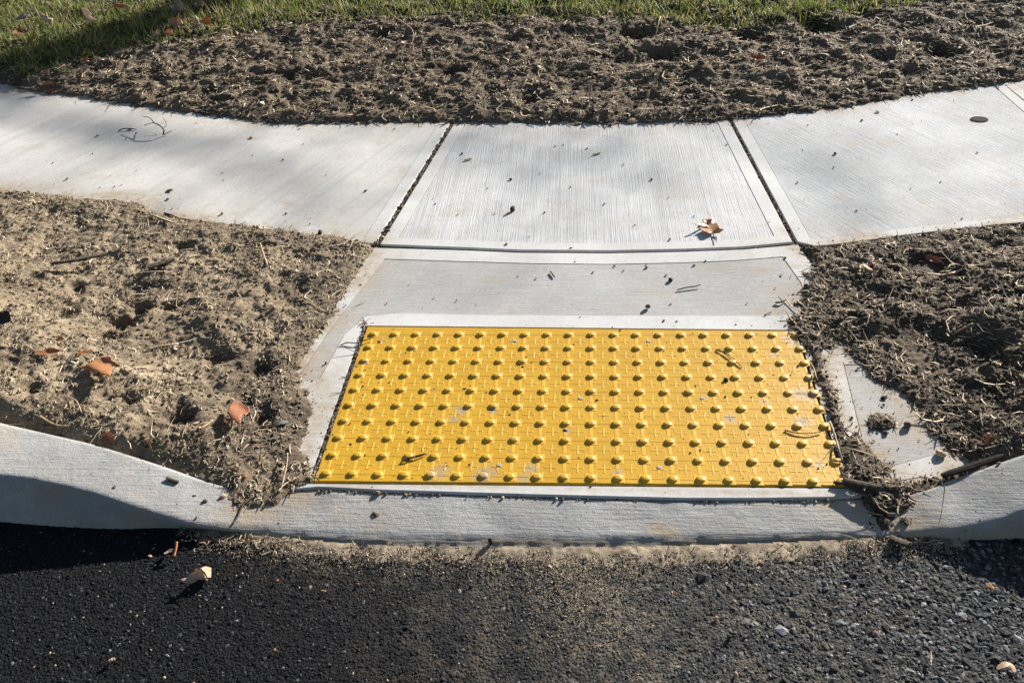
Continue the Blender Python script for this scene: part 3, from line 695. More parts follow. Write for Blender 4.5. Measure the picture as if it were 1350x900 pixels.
# ramp slab with the recess for the panel
PLC = [(484, 430.5), (1049, 436.5), (1113, 641), (413, 635)]
PL = np.array([at(*p)[:2] for p in PLC])
rb_px = [(493, 326), (616, 329.6), (683, 332.6), (803, 333.4), (900, 331.4), (980, 328.4), (1052, 322)]
rout = P2(rb_px + [(1085, 368), (1200, 420), (1340, 560), (1300, 606), (1262, 625), (1215, 645), (1197, 649), (1160, 653), (1100, 655.5), (1000, 657), (900, 657), (700, 652), (500, 646), (420, 642), (375, 646), (372, 560), (372, 510), (415, 440), (440, 405), (478, 345)])
rec = ccw(PL); rec = offset(rec, -.006)
li = int(np.argmin(np.linalg.norm(rec - PL[0], axis=1))); lj = int(np.argmin(np.linalg.norm(rec - PL[3], axis=1)))
rec[li, 0] -= .006; rec[lj, 0] -= .006
f1 = P2([(507, 341), (616, 344.5), (700, 347), (800, 348), (900, 346), (970, 343), (1032, 338), (1056, 372), (1072, 414), (1000, 416), (800, 416), (640, 415), (527, 412.5), (482, 417), (455, 440), (421, 500), (398, 503), (392, 497), (430, 440), (456, 405)])
f2 = P2([(1112, 480), (1150, 480), (1250, 560), (1262, 590), (1232, 599), (1162, 618), (1146, 618), (1128, 545)])
ramp_slab = slab(rout, [f1, f2], (1, 0.02), M_broom_ramp, None, [rec], name='ramp_slab')
tag(ramp_slab, 'grey curb ramp slab framing the yellow panel', None, None, 'structure')
# bedding below joints and recess
g = [(-4, -.6), (3, -.6), (3, 2.6), (-4, 2.6)]
link_me = mesh_py('joint_bedding', [(-3.2, -.30, -.0062), (2.6, -.30, -.0062), (2.6, 1.9, -.0062), (-3.2, 1.9, -.0062)], [(0, 1, 2, 3)])
tag(link('joint_bedding', link_me, plain('gritty joint bed', (.10, .078, .055), .95, (.04, .032, .025), 90, .6)), 'gritty brown bed at the bottom of the slab joints', None, None, 'structure')
# grit in the joints
jp = []
def along(pa, pb, n, w, z0=-.012, z1=-.002):
    t = rng.random(n); a, b = np.array(pa), np.array(pb); p = a + (b - a) * t[:, None] + rng.normal(0, w, (n, 2)); return np.column_stack([p, rng.uniform(z0, z1, n)])
jp.append(along((jl_l[0] + jl_r[0]) / 2, (jl_l[1] + jl_r[1]) / 2, 620, .0042, -.009, .0005)); jp.append(along((jr_l[0] + jr_r[0]) / 2, (jr_l[1] + jr_r[1]) / 2, 330, .004, -.010, -.002))
jf_ = [at(*p)[:2] for p in [(497, 325.5), (616, 329.5), (683, 332.5), (803, 333.5), (900, 331.5), (980, 328.5), (1048, 322)]]
for a, b in zip(jf_[:-1], jf_[1:]): jp.append(along(a, b, 60, .0015, -.014, -.006))
lft = [at(482, 424)[:2], at(470, 470)[:2], at(446, 540)[:2], at(410, 637)[:2]]
for a, b in zip(lft[:-1], lft[1:]): jp.append(along(a, b, 90, .003, -.008, .002))
cj = [at(*p)[:2] for p in [(420, 645), (500, 648.5), (700, 654.5), (900, 659.5), (1000, 659.5), (1100, 657.5)]]
for a, b in zip(cj[:-1], cj[1:]): jp.append(along(a, b, 90, .0015, -.012, -.003))
JP = np.vstack(jp); s = rng.lognormal(np.log(.0021), .4, len(JP)); s[:950] *= 1.5
V, F, C = lumps(JP, s, palette(len(JP), [(.34, .26, .17), (.20, .15, .10), (.07, .055, .042), (.42, .36, .29)], (4, 4, 3, 1)))
tag(link('joint_grit', mesh_np('joint_grit', V, F, C, smooth=False), M_crumb), 'tan and brown grit lodged in the joints between slabs', 'grit', None, 'stuff')
# fibres lodged along the left edge of the panel
nf = 110; t = rng.random(nf); seg = np.array([lft[min(2, int(q * 3))] + (lft[min(2, int(q * 3)) + 1] - lft[min(2, int(q * 3))]) * (q * 3 % 1) for q in t])
P = np.column_stack([seg + rng.normal(0, .003, (nf, 2)), np.full(nf, .0)])
V, F, C = fibres(P, rng.lognormal(np.log(.022), .4, nf), np.full(nf, .0018), rng.normal(1.25, .5, nf), rng.normal(0, .1, nf), rng.normal(0, .8, nf), rng.uniform(0, .2, nf), palette(nf, FC, (1, 3, 4, 4, .5)))
tag(link('gap_litter', mesh_np('gap_litter', V, F, C), M_fibre), 'dark plant scraps lodged in the gap left of the yellow panel', 'plant litter', None, 'stuff')

# ------------------------------------------------------------------ tactile panel
panel = tag(empty('tactile_panel', (float(PL[:, 0].mean()), float(PL[:, 1].mean()), 0)), 'yellow tactile warning panel studded with raised domes at the ramp foot', 'tactile panel')
pc = np.array(panel.location)
ZP = 0.0015; PITCHD = .0597
p_out = ccw(resample(PL, .03)); top = offset(p_out, .0025)
V, F = combine([fill(top, [], .05, ZP), wall(p_out, ZP - .0018, top, ZP), wall(p_out, -.03, p_out, ZP - .0018)])
pl = link('base_plate', mesh_np('base_plate', V - pc, F, smooth=False), M_yel, panel)
def dome_mesh():
    prof = [(.0111, 0), (.0105, .0019), (.0092, .0036), (.0070, .0046), (.0037, .0050)]; n = 16; V = []; F = []
    for r, z in prof:
        for k in range(n): V.append((r * math.cos(k * 2 * math.pi / n), r * math.sin(k * 2 * math.pi / n), z))
    for i in range(len(prof) - 1):
        for k in range(n): F.append((i * n + k, i * n + (k + 1) % n, (i + 1) * n + (k + 1) % n, (i + 1) * n + k))
    V.append((0, 0, .0051)); c = len(V) - 1; b = (len(prof) - 1) * n
    for k in range(n): F.append((b + k, b + (k + 1) % n, c))
    return mesh_py('dome', V, F)
dm_ = dome_mesh(); dm_.materials.append(M_yel)
def raised(name, rects, h=.00045, z=ZP, b=.0009):
    V, F = [], []
    for x0, y0, x1, y1 in rects:
        o = len(V); V += [(x0, y0, z - .0004), (x1, y0, z - .0004), (x1, y1, z - .0004), (x0, y1, z - .0004), (x0 + b, y0 + b, z + h), (x1 - b, y0 + b, z + h), (x1 - b, y1 - b, z + h), (x0 + b, y1 - b, z + h)]
        F += [(o + 4, o + 5, o + 6, o + 7), (o, o + 1, o + 5, o + 4), (o + 1, o + 2, o + 6, o + 5), (o + 2, o + 3, o + 7, o + 6), (o + 3, o, o + 4, o + 7)]
    return mesh_py(name, V, F, smooth=False)
def cross_mesh():
    a, w, h, b = .0150, .0023, .0005, .0010
    o = [(-w, -a), (w, -a), (w, -w), (a, -w), (a, w), (w, w), (w, a), (-w, a), (-w, w), (-a, w), (-a, -w), (-w, -w)]
    V = [(x, y, -.0003) for x, y in o] + [(x - math.copysign(b, x), y - math.copysign(b, y), h) for x, y in o]
    F = [tuple(range(12, 24))] + [(i, (i + 1) % 12, 12 + (i + 1) % 12, 12 + i) for i in range(12)]
    return mesh_py('cross', V, F, smooth=False)
cm_ = cross_mesh(); cm_.materials.append(M_yel_worn)
DX = lambda c: (c - 9.5) * PITCHD
DY = lambda r: (4.5 - r) * PITCHD
first = {}
def part(name, me, x, y, z):
    o = bpy.data.objects.new(name, me); COL.objects.link(o); o.parent = panel; o.location = (x - pc[0], y - pc[1], z - pc[2]); return o
rects = []
for r in range(10):
    for c in range(20):
        x, y = DX(c), DY(r)
        d = part('dome', dm_, x, y, ZP + .0003); d.rotation_euler = (0, 0, random.uniform(0, 6)); k = random.uniform(.96, 1.05); d.scale = (k, k, random.uniform(.9, 1.08))
        rects.append((x - .0145, y - .0145, x + .0145, y + .0145))
        if c < 19: rects.append((x + .0148, y - .0017, x + PITCHD - .0148, y + .0017))
        if r < 9: rects.append((x - .0042, y - PITCHD + .0148, x + .0042, y - .0148))
        if c < 19 and r < 9: part('cross', cm_, x + PITCHD / 2, y - PITCHD / 2, ZP)
rm = raised('raised_grid', rects); rm.transform(Matrix.Translation(-Vector(pc))); link('raised_grid', rm, M_yel_worn, panel)
def disc(name, r, h, n=14):
    V = [(r * math.cos(k * 2 * math.pi / n), r * math.sin(k * 2 * math.pi / n), 0) for k in range(n)] + [(r * .8 * math.cos(k * 2 * math.pi / n), r * .8 * math.sin(k * 2 * math.pi / n), h) for k in range(n)]
    return mesh_py(name, V, [tuple(range(n, 2 * n))] + [(k, (k + 1) % n, n + (k + 1) % n, n + k) for k in range(n)], False)
bm_ = disc('anchor', .0052, .0010); bm_.materials.append(M_bolt)
for a, b in [(658, 613), (765, 525), (869, 616), (679, 449.5), (855, 450), (926, 525)]:
    w = at(a, b, ZP); part('anchor', bm_, w[0], w[1], ZP + .0008)
# black sealant strips round the recess
sl_ = [(PL[0], PL[1])]
for a, b, w_, sh in ((PL[0], PL[3], .0048, -.007), (PL[0], PL[1], .0042, -.0035)):
    pass
rb_ = mesh_np('sealant', *combine([fill(offset(rec, .0006), [offset(ccw(resample(PL, .03)), -.0008)], .05, -.0035)]), smooth=False)
rb_.transform(Matrix.Translation(-Vector(pc))); link('sealant', rb_, M_tar, panel)

# ------------------------------------------------------------------ road
def dusty(x, y):
    w = at(790, 790, ROADZ); a = np.exp(-((x - w[0]) / .13) ** 2 - ((y - w[1]) / .16) ** 2) * .8
    w = at(745, 750, ROADZ); a = np.maximum(a, np.exp(-((x - w[0]) / .05) ** 2 - ((y - w[1]) / .05) ** 2))
    w = at(850, 880, ROADZ); a = np.maximum(a, .6 * np.exp(-((x - w[0]) / .10) ** 2 - ((y - w[1]) / .12) ** 2))
    e = botY(x) - y; a = np.maximum(a, .9 * np.exp(-np.maximum(e, 0) / .05) * sstep(-.75, -.55, x) * sstep(.72, .5, x))
    a = np.maximum(a, .26 * sstep(-.55, -.05, x) * sstep(.9, .4, x))
    n_ = np.clip(.55 + 1.1 * fbm(x, y, .06, 421, 3) + .9 * noise(x, y, .016, 424), 0, 1.5); return np.clip(a * n_, 0, 1)
xs = np.arange(-2.1, 1.9, .0055); ys = np.arange(-1.15, -.30, .0055); X, Y = np.meshgrid(xs, ys); x, y = X.ravel(), Y.ravel()
z = ROADZ + fbm(x, y, .010, 401, 2) * .0022 + fbm(x, y, .30, 402, 2) * .0015 - .0015
idn = np.arange(x.size).reshape(X.shape); bo = botY(x) + .02
kp = (y < bo).reshape(X.shape); q = kp[:-1, :-1] & kp[1:, 1:] & kp[1:, :-1] & kp[:-1, 1:]
F = np.stack([idn[:-1, :-1], idn[:-1, 1:], idn[1:, 1:], idn[1:, :-1]], -1)[q]
used = np.zeros(x.size, bool); used[F.ravel()] = True; rm_ = np.cumsum(used) - 1
road_me = mesh_np('road', np.stack([x, y, z], 1)[used], rm_[F], np.stack([dusty(x, y), sstep(-.55, .35, x + fbm(x, y, .25, 433, 3) * .2), 0 * x], 1)[used])
road = tag(link('road', road_me, M_asph), 'dark new asphalt road in front of the curb', None, None, 'structure')
# outer road and ground to the horizon
tag(link('road', mesh_py('road', [(-80, -9, ROADZ - .006), (80, -9, ROADZ - .006), (80, -.28, ROADZ - .006), (-80, -.28, ROADZ - .006), (1.0, -.28, ROADZ - .006), (80, .9, ROADZ - .006), (1.0, .9, ROADZ - .006), (-1.35, -.28, ROADZ - .006), (-1.35, .9, ROADZ - .006), (-80, .9, ROADZ - .006)], [(0, 1, 2, 3), (4, 2, 5, 6), (3, 7, 8, 9)]), M_asph), 'rest of the asphalt road running past', None, None, 'structure')
tag(link('ground', mesh_py('ground', [(-150, -150, -.09), (150, -150, -.09), (150, 150, -.09), (-150, 150, -.09)], [(0, 1, 2, 3)]), M_lawn), 'grassy ground beyond the road and soil', None, None, 'structure')
tag(link('lawn', mesh_py('lawn', [(-40, 4.15, .03), (40, 4.15, .03), (40, 60, .03), (-40, 60, .03)], [(0, 1, 2, 3)]), M_lawn), 'lawn running on behind the soil strip', None, None, 'structure')
n = 62000
x = rng.uniform(-1.75, 1.55, n); y = rng.uniform(-1.05, -.36, n); k = (y < botY(x) - .002); x, y = x[k], y[k]; n = len(x)
tr = sstep(-.1, .75, x + fbm(x, y, .3, 431, 2) * .15)
s = rng.lognormal(np.log(1.0), .35, n) * (.0025 + .0021 * tr)
c = np.stack([palette(n, [(.007, .007, .008), (.013, .013, .0145), (.034, .034, .036)], (5, 4, 1)), palette(n, [(.030, .030, .031), (.060, .060, .061), (.115, .115, .114), (.21, .208, .205)], (4, 4, 2.8, 1.0))], 0)
pick = rng.random(n) < (0.08 + .8 * tr); c = np.where(pick[:, None], c[1], c[0])
du = dusty(x, y)[:, None] * rng.uniform(.0, 1.0, (n, 1)); mg = (sstep(-.55, .2, x) * (1 - tr))[:, None] * .035; c = c + mg; c = c * (1 - du) + np.array((.25, .21, .155)) * du
tan = rng.random(n) < .006; c[tan] = palette(int(tan.sum()), [(.45, .33, .20), (.40, .20, .08)], (4, 1)); s[tan] *= .8
P = np.column_stack([x, y, ROADZ + fbm(x, y, .30, 402, 2) * .0015 - .0015 - s * .17])
V, F, C = lumps(P, s, c, (.35, .62), .3, top=True)
tag(link('asphalt_stones', mesh_np('asphalt_stones', V, F, C, smooth=False), M_stone), 'grey stones bound in the asphalt surface', 'asphalt stones', None, 'stuff')
# sand drifted along the foot of the curb
xs = np.arange(-.82, .80, .004); ys = np.arange(-.62, -.37, .004); X, Y = np.meshgrid(xs, ys); x, y = X.ravel(), Y.ravel()
e = botY(x) - y
wid = np.interp(x, [-.82, -.70, -.60, -.42, -.2, 0, .1, .3, .5, .62, .72, .80], [.0, .014, .018, .024, .023, .029, .036, .036, .033, .019, .004, 0]) 
h = (wid + fbm(x, y, .05, 441, 4) * .022 - e) / .03
w = at(280, 704, ROADZ); h = np.maximum(h, 0.6 - np.hypot((x - w[0]) / .06, (y - w[1]) / .022) + fbm(x, y, .02, 444, 3) * 1.1)
z = ROADZ - .0006 + np.clip(h, -1, 1) * .0042 + fbm(x, y, .010, 445, 3) * .0016
kp = ((h > -.7) & (e > -.004)).reshape(X.shape); idn = np.arange(x.size).reshape(X.shape)
q = kp[:-1, :-1] & kp[1:, 1:] & kp[1:, :-1] & kp[:-1, 1:]; F = np.stack([idn[:-1, :-1], idn[:-1, 1:], idn[1:, 1:], idn[1:, :-1]], -1)[q]
used = np.zeros(x.size, bool); used[F.ravel()] = True; rm_ = np.cumsum(used) - 1
tt = np.clip(.5 + .8 * fbm(x, y, .06, 446, 4), 0, 1)[:, None]
tag(link('sand_drift', mesh_np('sand_drift', np.stack([x, y, z], 1)[used], rm_[F], (np.array((.26, .205, .145)) * (1 - tt) + np.array((.40, .32, .225)) * tt)[used]), M_sand), 'tan sand drifted along the foot of the curb', 'sand', None, 'stuff')
ng = 13000; x = rng.uniform(-.80, .76, ng); e = np.abs(rng.normal(0, .030, ng)); y = botY(x) - e
k = rng.random(ng) < .25; w = at(760, 765, ROADZ); x[k] = w[0] + rng.normal(0, .07, k.sum()); y[k] = w[1] + rng.normal(0, .07, k.sum()); k = y < botY(x); x, y = x[k], y[k]; ng = len(x)
sg = rng.lognormal(np.log(.0010), .35, ng); P = np.column_stack([x, y, ROADZ + .0012 + sg * .2])
V, F, C = lumps(P, sg, palette(ng, [(.36, .28, .19), (.44, .36, .26), (.25, .19, .13), (.12, .10, .08)], (4, 3, 3, 1)), top=True)
tag(link('sand_grains', mesh_np('sand_grains', V, F, C, smooth=False), M_crumb), 'loose sand grains thinning out over the asphalt below the curb', 'sand', None, 'stuff')
# plant scraps in the sand and the corner of the curb
nf = 270; x = rng.uniform(-.86, -.60, nf); x[200:] = rng.uniform(-.75, .75, nf - 200); e = np.abs(rng.normal(.012, .018, nf)); y = botY(x) - e
x2 = rng.normal(.66, .05, 70); x = np.append(x, x2); y = np.append(y, botY(x2) - np.abs(rng.normal(.006, .01, 70))); nf = len(x)
P = np.column_stack([x, y, np.full(nf, ROADZ + .004)])
V, F, C = fibres(P, rng.lognormal(np.log(.014), .45, nf), rng.lognormal(np.log(.0011), .3, nf), rng.uniform(0, 6.3, nf), rng.normal(0, .2, nf), rng.normal(0, 1, nf), rng.uniform(0, .5, nf), palette(nf, FC, (3, 3, 3, 3, .5)))
tag(link('curb_litter', mesh_np('curb_litter', V, F, C), M_fibre), 'short dry scraps lying along the foot of the curb', 'plant litter', None, 'stuff')

for b_, nm, cl_, n_, sz in ((bedL, 'left soil bed', [(.24, .185, .125), (.16, .122, .083), (.32, .25, .17)], 330, .0065), (bedR, 'right soil bed', [(.11, .088, .064), (.17, .135, .097), (.07, .056, .042)], 420, .0068), (bedB, 'strip behind the sidewalk', [(.12, .094, .067), (.18, .142, .10), (.08, .063, .046)], 700, .010)):
    P = sample_bed(b_, n_, .01, 3.5, .8, int(sz * 1e4)); s_ = np.minimum(rng.lognormal(np.log(sz), .35, n_), sz * 1.8); P[:, 2] += s_ * .1
    V, F, C = lumps(P, s_, palette(n_, cl_, (1, 1, 1)), (.5, .8), .22)
    tag(link('soil_clods', mesh_np('soil_clods', V, F, C), M_soil), 'larger clods lying on the ' + nm, 'soil clods', None, 'stuff')
# grains washed off the beds on to the concrete
Pg = []
for pl, n_ in ((LB, 2600), (RB, 2600), (STRIP, 700), (PILE, 600), (BBf, 4200)):
    q = resample(pl, .01, pl is not BBf); k = rng.integers(0, len(q), n_); p_ = q[k] + rng.normal(0, 1, (n_, 2)) * rng.exponential(.028, (n_, 1)); Pg.append(p_[np.abs(p_[:, 0]) < 3.2])
Pg = np.vstack(Pg); Pg = Pg[(Pg[:, 1] > botY(Pg[:, 0]) + .005)]
s_ = rng.lognormal(np.log(.0011), .45, len(Pg)); P = np.column_stack([Pg, surface_z(Pg[:, 0], Pg[:, 1]) + s_ * .3])
V, F, C = lumps(P, s_, palette(len(P), [(.15, .115, .08), (.24, .185, .13), (.07, .055, .042)], (3, 3, 2)), top=True)
tag(link('edge_grains', mesh_np('edge_grains', V, F, C, smooth=False), M_crumb), 'fine soil grains spread over the concrete beside the beds', 'grit', None, 'stuff')
# grit on the slabs, the ramp and the panel
n_ = 1500; gx_ = rng.uniform(-2.4, 1.6, n_); gy_ = rng.uniform(-.42, 1.9, n_); k = np.clip(.5 + .9 * fbm(gx_, gy_, .3, 611, 3), .05, 1) > rng.random(n_); gx_, gy_ = gx_[k], gy_[k]
gx2 = rng.uniform(-.60, .58, 900); gy2 = rng.uniform(-.30, .31, 900); k = np.clip(.3 + 1.1 * fbm(gx2, gy2, .14, 612, 3) + .5 * (np.abs(gx2) > .5) + .4 * (gy2 < -.25), .03, 1) > rng.random(900)
gx_ = np.append(gx_, gx2[k]); gy_ = np.append(gy_, gy2[k]); s_ = rng.lognormal(np.log(.0009), .5, len(gx_)); P = np.column_stack([gx_, gy_, surface_z(gx_, gy_) + s_ * .3 + .0016 * ((np.abs(gx_) < .59) & (gy_ < .305) & (gy_ > -.29))])
V, F, C = lumps(P, s_, palette(len(P), [(.09, .07, .052), (.05, .04, .032), (.22, .165, .11), (.28, .14, .07)], (4, 4, 2, .5)), top=True)
tag(link('fine_grit', mesh_np('fine_grit', V, F, C, smooth=False), M_crumb), 'fine dark grit peppered over the slabs and the yellow panel', 'grit', None, 'stuff')

# ------------------------------------------------------------------ loose crumbs and pebbles, one object each
def lump_mesh(name, seed, flat=1.0, elong=1.0):
    r = np.random.default_rng(seed)
    v, f = ICO_V, ICO_F
    # one subdivision
    cache = {}; vv = [tuple(p) for p in v]; ff = []
    def midp(a, b):
        k = (min(a, b), max(a, b))
        if k not in cache:
            m = (np.array(vv[a]) + np.array(vv[b])) / 2; vv.append(tuple(m / np.linalg.norm(m))); cache[k] = len(vv) - 1
        return cache[k]
    for a, b, c in f:
        x, y, z = midp(a, b), midp(b, c), midp(c, a); ff += [(a, x, z), (b, y, x), (c, z, y), (x, y, z)]
    V = np.array(vv); dirs = r.normal(0, 1, (7, 3)); dirs /= np.linalg.norm(dirs, axis=1, keepdims=True); off = r.uniform(.55, .95, 7)
    rad = np.ones(len(V))
    for d_, o_ in zip(dirs, off):
        q = V @ d_; rad = np.minimum(rad, np.where(q > .05, o_ / np.maximum(q, .05), 9))
    V = V * np.minimum(rad, 1.0)[:, None] * (1 + r.uniform(-.06, .06, (len(V), 1))) * np.array([elong, 1, flat])
    return mesh_py(name, V, ff, smooth=False)
LM = {}
CC = {'d': ((.055, .043, .034), (.025, .021, .018)), 't': ((.46, .33, .20), (.32, .22, .13)), 'o': ((.40, .17, .06), (.28, .11, .04)), 'g': ((.20, .19, .18), (.12, .115, .11)), 'b': ((.16, .11, .075), (.09, .065, .045)), 'p': ((.58, .42, .26), (.46, .32, .19))}
CM = {k: plain('crumb ' + {'d': 'dark', 't': 'tan', 'o': 'rust', 'g': 'grey', 'b': 'brown', 'p': 'pale'}[k], v[0], .85, v[1], 240, .5) for k, v in CC.items()}
for k in CM:
    for i in range(4):
        m_ = lump_mesh('crumb', 10 + i, (.55, .75, .4, .65)[i], (1.0, 1.25, 1.6, 1.1)[i]); m_.materials.append(CM[k]); LM[k, i] = m_
def crumb(px, py, s, c='d', label=None, cat='crumb', group=None, name='crumb', shape=None, tall=1.0):
    p = put(px, py); i = random.randrange(4) if shape is None else shape
    o = bpy.data.objects.new(name, LM[c, i]); COL.objects.link(o)
    r = s / 2 / (FPX / np.linalg.norm(p - CPOS)) * 0.74
    o.scale = (r, r * random.uniform(.75, 1), r * tall * random.uniform(.8, 1.1)); o.rotation_euler = (random.uniform(-.25, .25), random.uniform(-.25, .25), random.uniform(0, 6.28))
    o.location = (p[0], p[1], p[2] + o.scale[2] * .42)
    return tag(o, label, cat, group)
ORD = 'first second third fourth fifth sixth seventh eighth ninth tenth eleventh twelfth thirteenth fourteenth fifteenth sixteenth seventeenth eighteenth nineteenth twentieth'.split()
ORD += ['twenty-' + a for a in ORD[:9]] + ['thirtieth'] + ['thirty-' + a for a in ORD[:9]]
def many(lst, label, group, name='soil_crumb', cat='crumb'):
    lst = sorted(lst, key=lambda q: q[0])
    for i, it in enumerate(lst):
        pl = 'leftmost of them' if i == 0 else 'rightmost of them' if i == len(lst) - 1 else ORD[i] + ' from the left'
        crumb(it[0], it[1], it[2], it[3] if len(it) > 3 else 'd', label + ', ' + pl, cat, group, name)
many([(482, 252, 5), (609, 203, 4.5), (673, 237, 6), (732, 193, 3), (743, 191, 3), (774, 196, 3.5), (822, 217, 3.5), (859, 237, 4.5), (752, 247, 3.5), (797, 269, 4), (718, 280, 4), (652, 282, 3), (712, 229, 3), (643, 248, 2.5), (574, 269, 3), (571, 262, 2.5), (520, 170, 3), (837, 297, 3), (603, 283, 3), (753, 327, 4), (883, 316, 5), (698, 312, 2.5), (915, 285, 3), (958, 191, 3)],
     'tiny dark crumb lying on the middle sidewalk slab', 'dark crumbs on the middle slab')
many([(782, 359, 4), (810, 351, 4), (822, 357, 4), (852, 353, 5), (878, 363, 4), (875, 423, 5), (892, 424, 4), (758, 345, 3), (683, 364, 2.5), (572, 393, 2.5), (765, 418, 2.5), (915, 350, 5), (930, 344, 4), (1035, 340, 5), (1030, 363, 4), (1022, 380, 3), (985, 400, 3), (510, 400, 3), (540, 375, 2.5)],
     'tiny dark crumb lying on the grey ramp above the yellow panel', 'dark crumbs on the ramp')
many([(1101, 203, 5), (1099, 221, 3.5), (1051, 241, 4), (1129, 278, 4), (1268, 288, 3.5), (1136, 159, 4), (1157, 148, 5), (1203, 132, 4), (1203, 123, 4), (1183, 177, 2.5), (1058, 198, 2.5), (1126, 143, 3), (1065, 165, 2.5), (1240, 240, 2.5)],
     'tiny dark crumb lying on the right sidewalk slab', 'dark crumbs on the right slab')
many([(373, 211, 4), (333, 205, 2.5), (221, 263, 5), (227, 275, 3), (430, 231, 2.5), (377, 282, 4), (132, 247, 2.5), (286, 149, 5), (100, 135, 2.5), (122, 203, 2.5), (166, 184, 3), (293, 228, 2.5), (295, 237, 2.5), (70, 215, 2.5), (400, 190, 2.5), (180, 225, 2)],
     'tiny dark crumb lying on the left sidewalk slab', 'dark crumbs on the left slab')
many([(695, 695, 4), (693, 702, 3), (720, 687, 4), (618, 699, 5), (717, 712, 3), (462, 693, 4), (593, 660, 3), (460, 660, 3), (763, 700, 2.5), (367, 690, 4), (540, 690, 3), (800, 690, 3), (912, 700, 3), (1010, 680, 3), (1060, 690, 3)],
     'tiny dark crumb lying on the flush part of the curb', 'dark crumbs on the flush curb')
many([(256, 654, 6), (233, 665, 4), (197, 619, 4), (259, 683, 5), (120, 625, 3), (60, 600, 3)], 'dark crumb lying on the rising left end of the curb', 'dark crumbs on the left curb')
many([(500, 451, 6), (552, 458, 3), (546, 463, 4), (535, 466, 4), (516, 467, 3), (592, 474, 3), (651, 484, 3), (689, 484, 5), (641, 518, 4), (613, 513, 6), (620, 509, 4), (500, 505, 4), (479, 521, 4), (672, 547, 5), (651, 540, 7), (613, 569, 3), (608, 571, 3), (556, 565, 3), (462, 586, 6), (625, 591, 4), (581, 583, 4), (491, 570, 3), (991, 524, 4), (980, 528, 3), (983, 568, 3), (1002, 490, 3), (1019, 495, 4), (787, 528, 6), (745, 568, 7), (589, 614, 5), (619, 613, 6), (700, 545, 4), (721, 479, 5), (890, 470, 3), (843, 520, 3), (820, 585, 3)],
     'dark crumb of soil lying on the yellow panel', 'dark crumbs on the yellow panel')
many([(471, 162, 6, 't'), (668, 322, 5, 't'), (707, 367, 4, 't'), (129, 179, 5, 't'), (293, 282, 6, 't'), (331, 182, 6, 't'), (852, 349, 3, 't')], 'small tan crumb lying on the pale concrete', 'tan crumbs on the concrete', 'clay_crumb')
many([(198, 733, 5, 't'), (138, 744, 3.5, 't'), (320, 756, 4, 't'), (293, 801, 3.5, 't'), (110, 814, 3.5, 't'), (263, 785, 3.5, 't'), (180, 812, 4, 't'), (66, 861, 4, 't'), (147, 871, 6, 't'), (217, 893, 5, 't'), (70, 795, 3, 't'), (240, 712, 4, 't'), (205, 745, 3, 't')], 'small tan chip lying on the dark asphalt at left', 'tan chips on the left asphalt', 'clay_chip', 'chip')
many([(944, 815, 7, 't'), (970, 888, 7, 't'), (1308, 808, 5, 't'), (725, 747, 6, 'p'), (1160, 790, 4, 't'), (825, 830, 4, 't'), (860, 825, 5, 't')], 'small tan chip lying on the grey asphalt at right', 'tan chips on the right asphalt', 'clay_chip', 'chip')
many([(366, 765, 5, 'o'), (428, 779, 5, 'o'), (362, 857, 6, 'o'), (1072, 774, 4, 'o'), (1273, 817, 4, 'o'), (355, 708, 4, 'o'), (352, 717, 5, 'o'), (472, 770, 4, 'o')], 'small rust orange chip lying on the asphalt', 'rust chips on the asphalt', 'rust_chip', 'chip')
crumb(676, 278, 11, 'd', 'largest dark pebble on the middle sidewalk slab', 'pebble', None, 'pebble', 1, 1.5)
crumb(854, 406, 10, 'b', 'brown pebble on the ramp just above the yellow panel', 'pebble', None, 'pebble', 0, 1.6)
crumb(884, 370, 9, 'd', 'largest dark pebble near the top of the grey ramp', 'pebble', None, 'pebble', 3, 1.2)
crumb(1063, 379, 10, 'd', 'dark clod on the right edge of the ramp against the soil', 'clod', None, 'clod', 1, 1.2)
crumb(497, 680, 12, 'b', 'flat dark brown chip on the flush curb below the panel', 'chip', None, 'chip', 2, 1.4)
crumb(838, 671, 8, 'o', 'orange brown pebble on the flush curb below the panel', 'pebble', None, 'pebble', 0, 1.6)
crumb(647, 716, 9, 'd', 'dark upright chip at the foot of the flush curb', 'chip', None, 'chip', 1, 3.0)
crumb(728, 664, 7, 'b', 'brown chip in the groove between panel apron and curb', 'chip', None, 'chip', 2, 1.5)
crumb(512, 717, 8, 'b', 'flat brown flake where the curb meets the sand', 'flake', None, 'flake', 2, .8)
crumb(271, 662, 9, 'b', 'brown pebble on the left curb beside the soil corner', 'pebble', None, 'pebble', 0, 1.4)
crumb(295, 656, 12, 't', 'pale tan chunk at the soil corner on the left curb', 'chunk', None, 'chunk', 1, 1.3)
crumb(276, 634, 10, 'd', 'dark clod at the edge of the soil on the left curb', 'clod', None, 'clod', 3, 1.3)
crumb(357, 665, 6, 'g', 'grey chip on the curb just right of the soil corner', 'chip', None, 'chip', 1, 1.4)
crumb(1240, 600, 16, 'p', 'smooth tan pebble on the bare concrete beside the right soil', 'pebble', None, 'pebble', 1, 1.1)
crumb(1165, 525, 9, 'd', 'dark crumb on the bare concrete patch right of the panel', 'crumb', None, 'crumb', 2, .9)
crumb(1197, 562, 15, 'b', 'brown clod at the soil edge above the bare concrete patch', 'clod', None, 'clod', 3, 1.3)
crumb(1123, 551, 6, 'd', 'small dark crumb between the panel and the bare concrete patch', 'crumb', None, 'crumb', 0, 1.2)
crumb(422, 308, 11, 'd', 'dark clod at the soil edge on the left sidewalk slab', 'clod', None, 'clod', 1, 1.2)
crumb(224, 252, 9, 'b', 'flat brown flake on the left sidewalk slab', 'flake', None, 'flake', 2, .7)
crumb(89, 236, 5, 'o', 'single reddish crumb on the left sidewalk slab', 'crumb', None, 'crumb', 0, 1)
